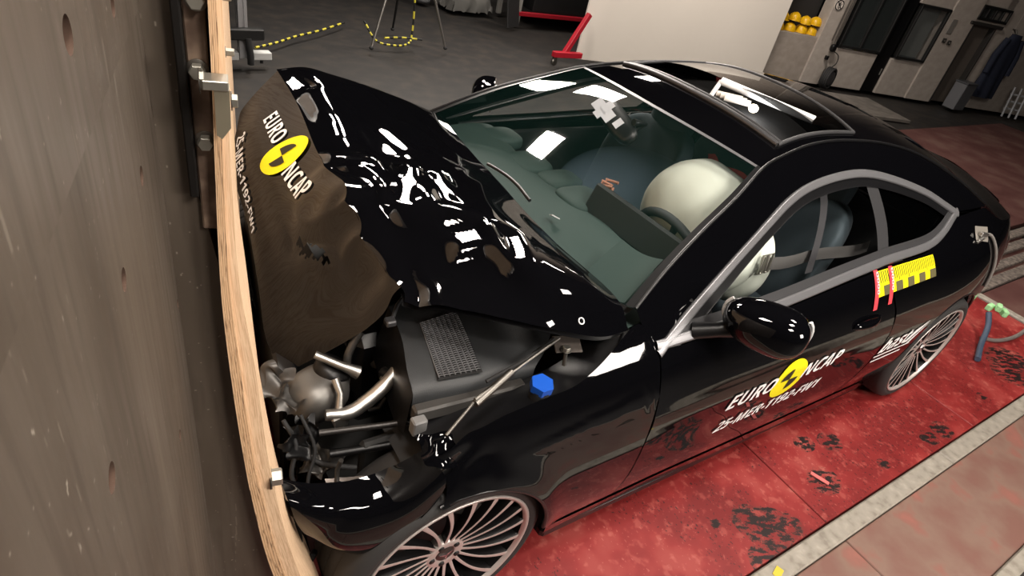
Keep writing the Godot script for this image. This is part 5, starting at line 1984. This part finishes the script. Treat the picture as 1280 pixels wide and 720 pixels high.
func bay(t: Node3D) -> void:
	# crushed front wing and bumper skin, near side
	rag("bumper_skin", [
		[Vector3(-0.43, 0.73, 0.71), Vector3(-0.345, 0.715, 0.745), Vector3(-0.21, 0.715, 0.775), Vector3(-0.11, 0.785, 0.80)],
		[Vector3(-0.43, 0.74, 0.79), Vector3(-0.33, 0.69, 0.83), Vector3(-0.20, 0.675, 0.86), Vector3(-0.07, 0.75, 0.868)],
		[Vector3(-0.40, 0.62, 0.80), Vector3(-0.32, 0.575, 0.855), Vector3(-0.20, 0.575, 0.88), Vector3(-0.08, 0.68, 0.88)],
		[Vector3(-0.34, 0.52, 0.78), Vector3(-0.27, 0.47, 0.83), Vector3(-0.21, 0.48, 0.86), Vector3(-0.15, 0.59, 0.885)]], M.paint, t, 0.012, 2.2, 36, 36, "crumpled glossy bumper corner")
	rag("bumper_facet", [
		[Vector3(-0.44, 0.75, 0.775), Vector3(-0.365, 0.63, 0.81), Vector3(-0.27, 0.50, 0.835)],
		[Vector3(-0.44, 0.66, 0.74), Vector3(-0.37, 0.56, 0.77), Vector3(-0.29, 0.45, 0.80)]], M.paint, t, 0.004, 2.0)
	rag("torn_flap", [
		[Vector3(-0.13, 0.86, 0.80), Vector3(-0.06, 0.85, 0.81), Vector3(-0.03, 0.83, 0.82)],
		[Vector3(-0.12, 0.79, 0.85), Vector3(-0.06, 0.77, 0.87), Vector3(-0.02, 0.76, 0.86)]], M.paint, t, 0.02, 9.0)
	rag("bumper_skin", [
		[Vector3(-0.40, 0.45, 0.72), Vector3(-0.30, 0.42, 0.40), Vector3(-0.27, 0.42, 0.0), Vector3(-0.22, 0.42, -0.5)],
		[Vector3(-0.36, 0.22, 0.72), Vector3(-0.28, 0.20, 0.40), Vector3(-0.25, 0.20, 0.0), Vector3(-0.2, 0.20, -0.5)]], M.paint, t, 0.05, 4.0)
	# inner wings, bay floor, bulkhead top
	var g := Geo.new()
	for sg in [1.0, -1.0]:
		g.box(Vector3(0.16, 0.50, sg * 0.64), Vector3(0.72, 0.36, 0.03), 0.01)
	g.box(Vector3(0.15, 0.42, 0), Vector3(0.8, 0.05, 1.2), 0.0)
	obj("inner_wing", g, M.black, t)
	g = Geo.new()
	g.box(Vector3(0.18, 0.60, 0.02), Vector3(0.60, 0.38, 0.7), 0.03)
	obj("engine_block", g, M.trim_black, t)
	# air box with its mesh vent
	var box_ := Node3D.new()
	box_.name = "air_box"
	t.add_child(box_)
	g = Geo.new()
	g.grid(patch_rows([
		[Vector3(-0.02, 0.90, 0.36), Vector3(0.15, 0.905, 0.33), Vector3(0.38, 0.91, 0.38), Vector3(0.50, 0.90, 0.50)],
		[Vector3(-0.04, 0.90, 0.50), Vector3(0.12, 0.905, 0.50), Vector3(0.30, 0.905, 0.52), Vector3(0.44, 0.89, 0.58)],
		[Vector3(-0.075, 0.89, 0.62), Vector3(0.08, 0.89, 0.64), Vector3(0.22, 0.885, 0.65), Vector3(0.36, 0.87, 0.66)],
		[Vector3(-0.085, 0.865, 0.685), Vector3(0.06, 0.865, 0.70), Vector3(0.18, 0.865, 0.70), Vector3(0.30, 0.85, 0.70)],
		[Vector3(-0.09, 0.80, 0.69), Vector3(0.06, 0.80, 0.705), Vector3(0.18, 0.80, 0.705), Vector3(0.30, 0.80, 0.705)]], 24, 24))
	obj("box_lid", g, M.plastic_grain, box_)
	g = Geo.new()
	g.grid(patch_rows([
		[Vector3(-0.02, 0.90, 0.36), Vector3(-0.04, 0.90, 0.50), Vector3(-0.075, 0.89, 0.62), Vector3(-0.085, 0.865, 0.685)],
		[Vector3(-0.06, 0.72, 0.36), Vector3(-0.08, 0.72, 0.50), Vector3(-0.10, 0.72, 0.62), Vector3(-0.10, 0.72, 0.69)]], 12, 8))
	obj("box_side", g, M.trim_black, box_)
	var vp := func(u: float, v: float, lift: float) -> Vector3:
		var a := Vector3(0.032, 0.901, 0.468).lerp(Vector3(0.158, 0.905, 0.455), u)
		var b := Vector3(-0.008, 0.885, 0.675).lerp(Vector3(0.115, 0.887, 0.69), u)
		return a.lerp(b, v) + Vector3(0, lift + 0.004 * sin(v * PI), 0)
	g = Geo.new()
	rows_quad(g, vp, -0.02, 1.02, -0.02, 1.02, 0.002)
	obj("vent_back", g, M.black, box_)
	for c in 8:
		var lg := Geo.new()
		for r in 30:
			var u0 := c / 8.0
			var v0 := r / 30.0
			var a: Vector3 = vp.call(u0 + 0.016, v0 + 0.006, 0.006)
			var b: Vector3 = vp.call(u0 + 0.109, v0 + 0.006 + 0.004, 0.006)
			lg.tube([a, (a + b) * 0.5 + Vector3(0, 0.002, 0), b], 0.0016, 5)
		lg.tube([vp.call(u0_of(c), 0.0, 0.006), vp.call(u0_of(c), 1.0, 0.006)], 0.0022, 5)
		obj("vent_mesh", lg, mat("5a5b5e", 0.5), box_)
	# latch clip at the front corner of the box
	g = Geo.new()
	g.tube([Vector3(-0.055, 0.93, 0.46), Vector3(-0.02, 0.945, 0.415), Vector3(0.03, 0.955, 0.375), Vector3(0.09, 0.95, 0.39)], 0.006, 8)
	g.box(Vector3(-0.06, 0.93, 0.462), Vector3(0.03, 0.02, 0.03), 0.004)
	obj("latch_rod", g, mat("4a4a4c", 0.4, 0.6), t)
	# rails and struts along the near side of the bay
	g = Geo.new()
	g.box(Vector3(0.08, 0.815, 0.715), Vector3(0.34, 0.045, 0.035), 0.006, Basis(Vector3.UP, -0.05))
	obj("bay_rail", g, mat("3a3836", 0.5, 0.2), t)
	g = Geo.new()
	g.tube([Vector3(-0.30, 0.72, 0.60), Vector3(-0.06, 0.72, 0.655)], 0.009, 8)
	obj("cross_tube", g, mat("3c3a39", 0.4, 0.7), t)
	g = Geo.new()
	g.tube([Vector3(-0.28, 0.66, 0.63), Vector3(0.02, 0.66, 0.69)], 0.012, 8)
	obj("cross_tube", g, M.dark_metal, t)
	g = Geo.new()
	g.box(Vector3(-0.085, 0.80, 0.735), Vector3(0.04, 0.05, 0.03), 0.004)
	obj("rubber_stop", g, mat("6a6a6a", 0.6), t)
	g = Geo.new()
	g.tube([Vector3(0.335, 0.975, 0.725), Vector3(0.02, 0.93, 0.81)], 0.005, 8)
	g.tube([Vector3(0.15, 0.947, 0.772), Vector3(0.02, 0.92, 0.815)], 0.011, 8)
	obj("gas_strut", g, M.steel, t)
	g = Geo.new()
	g.tube([Vector3(0.02, 0.92, 0.81), Vector3(-0.085, 0.90, 0.865)], 0.004, 8)
	obj("strut_rod", g, M.steel, t)
	g = Geo.new()
	g.tube(curve([Vector3(0.34, 0.95, 0.70), Vector3(0.22, 0.93, 0.73), Vector3(0.10, 0.90, 0.74)], 12), 0.006, 8)
	obj("cable", g, M.rubber, t)
	# hinge plate with its bolt, blue filler cap
	g = Geo.new()
	g.box(Vector3(0.385, 0.93, 0.715), Vector3(0.085, 0.006, 0.055), 0.002, Basis(Vector3.UP, -0.3) * Basis(Vector3.RIGHT, 0.35))
	obj("hinge_plate", g, mat("57504b", 0.5, 0.3), t)
	hex_bolt(t, Vector3(0.365, 0.93, 0.735), Basis(), 0.012, 0.012)
	g = Geo.new()
	g.tube([Vector3(0.365, 0.94, 0.735), Vector3(0.36, 0.885, 0.75)], 0.006, 8)
	obj("hinge_pin", g, M.steel, t)
	g = Geo.new()
	var hexp := PackedVector2Array()
	for k in 6:
		hexp.append(Vector2(cos(TAU * k / 6.0), sin(TAU * k / 6.0)) * 0.034)
	g.prism(hexp, Transform3D(Basis(Vector3.RIGHT, -PI / 2 + 0.1), Vector3(0.245, 0.89, 0.80)), 0.025)
	obj("filler_cap", g, M.blue_cap, t, "blue six-sided filler cap")
	g = Geo.new()
	g.lathe([Vector2(0.03, 0), Vector2(0.028, -0.05)], Transform3D(Basis(), Vector3(0.245, 0.88, 0.80)), 16)
	obj("filler_neck", g, M.rubber, t)
	# fender inner ledge that the gap shows
	rag("fender_ledge", [
		[Vector3(-0.10, 0.78, 0.72), Vector3(0.15, 0.82, 0.72), Vector3(0.40, 0.85, 0.70), Vector3(0.56, 0.92, 0.66)],
		[Vector3(-0.10, 0.79, 0.84), Vector3(0.15, 0.845, 0.835), Vector3(0.40, 0.895, 0.825), Vector3(0.57, 0.985, 0.78)]], M.trim_black, t, 0.0, 1.0)
	# crushed front: housings, pipes, brackets
	g = Geo.new()
	g.tube(curve([Vector3(-0.055, 0.79, 0.52), Vector3(-0.10, 0.77, 0.545), Vector3(-0.155, 0.745, 0.56), Vector3(-0.21, 0.73, 0.57), Vector3(-0.27, 0.735, 0.56)], 24), [0.019, 0.019, 0.019, 0.02, 0.02, 0.021, 0.021, 0.021, 0.021, 0.021, 0.021, 0.021, 0.021, 0.021, 0.02, 0.02, 0.02, 0.02, 0.02, 0.019, 0.019, 0.018, 0.017, 0.016, 0.015], 14)
	obj("bent_pipe", g, M.alu, t, "bent bright metal pipe in the crushed engine bay")
	g = Geo.new()
	g.ellipsoid(Vector3(-0.255, 0.71, 0.45), Vector3(0.085, 0.07, 0.075), Basis(Vector3.UP, 0.4), 0.75)
	obj("pump_housing", g, mat("6b6966", 0.45, 0.7), t)
	g = Geo.new()
	g.lathe([Vector2(0.052, 0), Vector2(0.055, 0.03), Vector2(0.02, 0.034), Vector2(0.0, 0.03)], Transform3D(Basis(Vector3.BACK, -0.5), Vector3(-0.215, 0.755, 0.43)), 24)
	obj("pulley", g, M.dark_metal, t)
	g = Geo.new()
	g.tube([Vector3(-0.255, 0.83, 0.42), Vector3(-0.19, 0.80, 0.46), Vector3(-0.15, 0.78, 0.48)], [0.011, 0.012, 0.02], 10)
	obj("metal_stub", g, M.alu, t)
	g = Geo.new()
	g.tube([Vector3(-0.225, 0.80, 0.50), Vector3(-0.22, 0.77, 0.53), Vector3(-0.235, 0.72, 0.56)], [0.012, 0.009, 0.013], 10)
	g.box(Vector3(-0.235, 0.715, 0.57), Vector3(0.04, 0.05, 0.03), 0.006, Basis(Vector3.BACK, 0.3))
	obj("tensioner", g, M.alu, t)
	for e in [[-0.34, 0.74, 0.47, 0.05, 0.3], [-0.37, 0.78, 0.44, 0.04, 1.1], [-0.33, 0.66, 0.55, 0.05, 2.0], [-0.30, 0.60, 0.60, 0.045, 0.7], [-0.36, 0.70, 0.60, 0.04, 2.6], [-0.29, 0.67, 0.50, 0.04, 1.7]]:
		var c := Vector3(e[0], e[1], e[2])
		var R := Basis(Vector3(0.4, 0.7, 0.5).normalized(), e[4])
		var d: float = e[3]
		rag("bent_bracket", [
			[c + R * Vector3(-d, 0, -d), c + R * Vector3(0, d * 0.4, -d), c + R * Vector3(d, 0, -d * 0.7)],
			[c + R * Vector3(-d, d * 0.5, 0), c + R * Vector3(0, 0, 0), c + R * Vector3(d, d * 0.5, 0)],
			[c + R * Vector3(-d * 0.6, 0, d), c + R * Vector3(0, d * 0.5, d), c + R * Vector3(d, 0, d)]], mat("4c4a48", 0.4, 0.7) if e[4] < 1.5 else M.dark_metal, t, 0.05, 8.0, 14, 14)
	rag("torn_plate", [
		[Vector3(-0.30, 0.60, 0.66), Vector3(-0.18, 0.60, 0.69), Vector3(-0.10, 0.61, 0.71), Vector3(0.0, 0.62, 0.73)],
		[Vector3(-0.31, 0.55, 0.70), Vector3(-0.18, 0.585, 0.74), Vector3(-0.08, 0.585, 0.76), Vector3(0.0, 0.60, 0.77)]], mat("6d6560", 0.42, 0.7), t, 0.02, 6.0)
	for e in [
		[[Vector3(-0.38, 0.76, 0.56), Vector3(-0.36, 0.70, 0.60), Vector3(-0.38, 0.62, 0.63), Vector3(-0.36, 0.52, 0.66), Vector3(-0.39, 0.42, 0.68)], 0.006],
		[[Vector3(-0.33, 0.74, 0.54), Vector3(-0.31, 0.66, 0.60), Vector3(-0.34, 0.58, 0.64), Vector3(-0.33, 0.46, 0.68)], 0.005],
		[[Vector3(-0.36, 0.66, 0.58), Vector3(-0.30, 0.62, 0.62), Vector3(-0.27, 0.64, 0.66), Vector3(-0.22, 0.62, 0.67)], 0.007],
		[[Vector3(-0.30, 0.55, 0.70), Vector3(-0.25, 0.57, 0.73), Vector3(-0.22, 0.54, 0.75), Vector3(-0.25, 0.53, 0.745)], 0.007],
		[[Vector3(-0.12, 0.86, 0.40), Vector3(-0.16, 0.80, 0.42), Vector3(-0.17, 0.72, 0.44), Vector3(-0.19, 0.66, 0.46)], 0.012],
		[[Vector3(-0.40, 0.36, 0.78), Vector3(-0.385, 0.28, 0.79), Vector3(-0.37, 0.14, 0.80)], 0.012],
		[[Vector3(-0.40, 0.60, 0.70), Vector3(-0.39, 0.50, 0.74), Vector3(-0.41, 0.40, 0.77)], 0.006]]:
		g = Geo.new()
		g.tube(curve(e[0], 20), e[1], 8)
		obj("hose" if e[1] > 0.0065 else "wire", g, M.rubber if e[1] < 0.0115 else mat("4a4846", 0.35, 0.6), t)
	# dark small castings that catch the light between the engine and the nose
	for k in 26:
		var c := Vector3(rng.randf_range(-0.16, 0.0), rng.randf_range(0.62, 0.80), rng.randf_range(0.28, 0.52))
		if k > 15:
			c = Vector3(rng.randf_range(-0.40, -0.22), rng.randf_range(0.35, 0.66), rng.randf_range(0.56, 0.76))
		g = Geo.new()
		var R := Basis(Vector3(rng.randf(), rng.randf(), rng.randf()).normalized(), rng.randf() * TAU)
		if k % 3 == 0:
			g.tube([c, c + R * Vector3(0.03, 0.0, 0.01), c + R * Vector3(0.06, 0.02, 0.0)], 0.006 + 0.004 * rng.randf(), 8)
		elif k % 3 == 1:
			g.box(c, Vector3(0.045, 0.018, 0.03), 0.005, R)
		else:
			g.lathe([Vector2(0.0, 0.012), Vector2(0.018, 0.012), Vector2(0.02, 0.006), Vector2(0.02, -0.03)], Transform3D(R, c), 16)
		obj("engine_casting", g, M.dark_metal if k % 4 else mat("55524f", 0.35, 0.8), t)
	# radiator and bumper beam behind the nose
	g = Geo.new()
	g.box(Vector3(-0.24, 0.50, -0.15), Vector3(0.06, 0.42, 1.1), 0.01, Basis(Vector3.UP, -0.14))
	obj("radiator", g, M.trim_black, t)
	# cowl panel and wiper at the foot of the windscreen
	rag("cowl_panel", [
		[Vector3(0.52, 0.93, -0.70), Vector3(0.36, 0.94, -0.3), Vector3(0.36, 0.94, 0.3), Vector3(0.50, 0.92, 0.70)],
		[Vector3(0.62, 1.01, -0.72), Vector3(0.47, 0.985, -0.3), Vector3(0.47, 0.985, 0.3), Vector3(0.61, 1.01, 0.72)]], M.trim_black, t, 0.0, 1.0)
	g = Geo.new()
	var wp := []
	for k in 16:
		wp.append(up(0.75 + 0.1 * sin(k * 0.2), lerpf(-0.22, 0.20, k / 15.0), 0.012))
	g.tube(wp, 0.007, 8)
	obj("wiper_blade", g, M.trim_black, t)


func u0_of(c: int) -> float:
	return c / 8.0 + 0.004


func rows_quad(g: Geo, f: Callable, u0: float, u1: float, v0: float, v1: float, lift: float) -> void:
	var rows := []
	for r in 7:
		var row := PackedVector3Array()
		for q in 7:
			row.append(f.call(lerpf(u0, u1, q / 6.0), lerpf(v0, v1, r / 6.0), lift))
		rows.append(row)
	g.grid(rows)


func extras() -> void:
	# cable with a green plug behind the car
	var t := thing("plug_cable", "dark cable with pale green plug hanging behind the rear wheel", "cable", Vector3(4.15, 0, 0.86))
	var g := Geo.new()
	g.tube(curve([Vector3(0.12, 0.16, -0.08), Vector3(0.05, 0.10, -0.02), Vector3(-0.10, 0.03, 0.04), Vector3(-0.30, 0.022, 0.11)], 20), 0.018, 8)
	obj("lead", g, mat("39465a", 0.6), t)
	g = Geo.new()
	g.tube(curve([Vector3(0.0, 0.03, 0.0), Vector3(0.15, 0.015, 0.06), Vector3(0.40, 0.012, 0.09), Vector3(0.75, 0.012, 0.07)], 20), 0.014, 8)
	obj("lead", g, mat("6a625f", 0.6), t)
	for k in 3:
		g = Geo.new()
		g.box(Vector3(0.14 + 0.02 * k, 0.19 + 0.02 * (k % 2), -0.10 + 0.04 * k), Vector3(0.06, 0.05, 0.035), 0.008, Basis(Vector3.UP, 0.4 * k))
		obj("plug", g, mat("9fd49a", 0.5), t)
	g = Geo.new()
	g.box(Vector3(1.875, 0.006, 1.105), Vector3(0.022, 0.004, 0.085), 0.001, Basis(Vector3.UP, 0.35))
	tag(obj("red_tape_strip", g, mat("d06a68", 0.6)), "short pink tape strip lying on the red floor over a black scuff", "tape")
	g = Geo.new()
	g.box(Vector3(1.27, 0.007, 1.322), Vector3(0.05, 0.002, 0.03), 0.0, Basis(Vector3.UP, 0.3))
	tag(obj("yellow_tape_piece", g, mat("c9b338", 0.6)), "yellow tape piece stuck on the pale floor strip at the bottom edge", "tape")
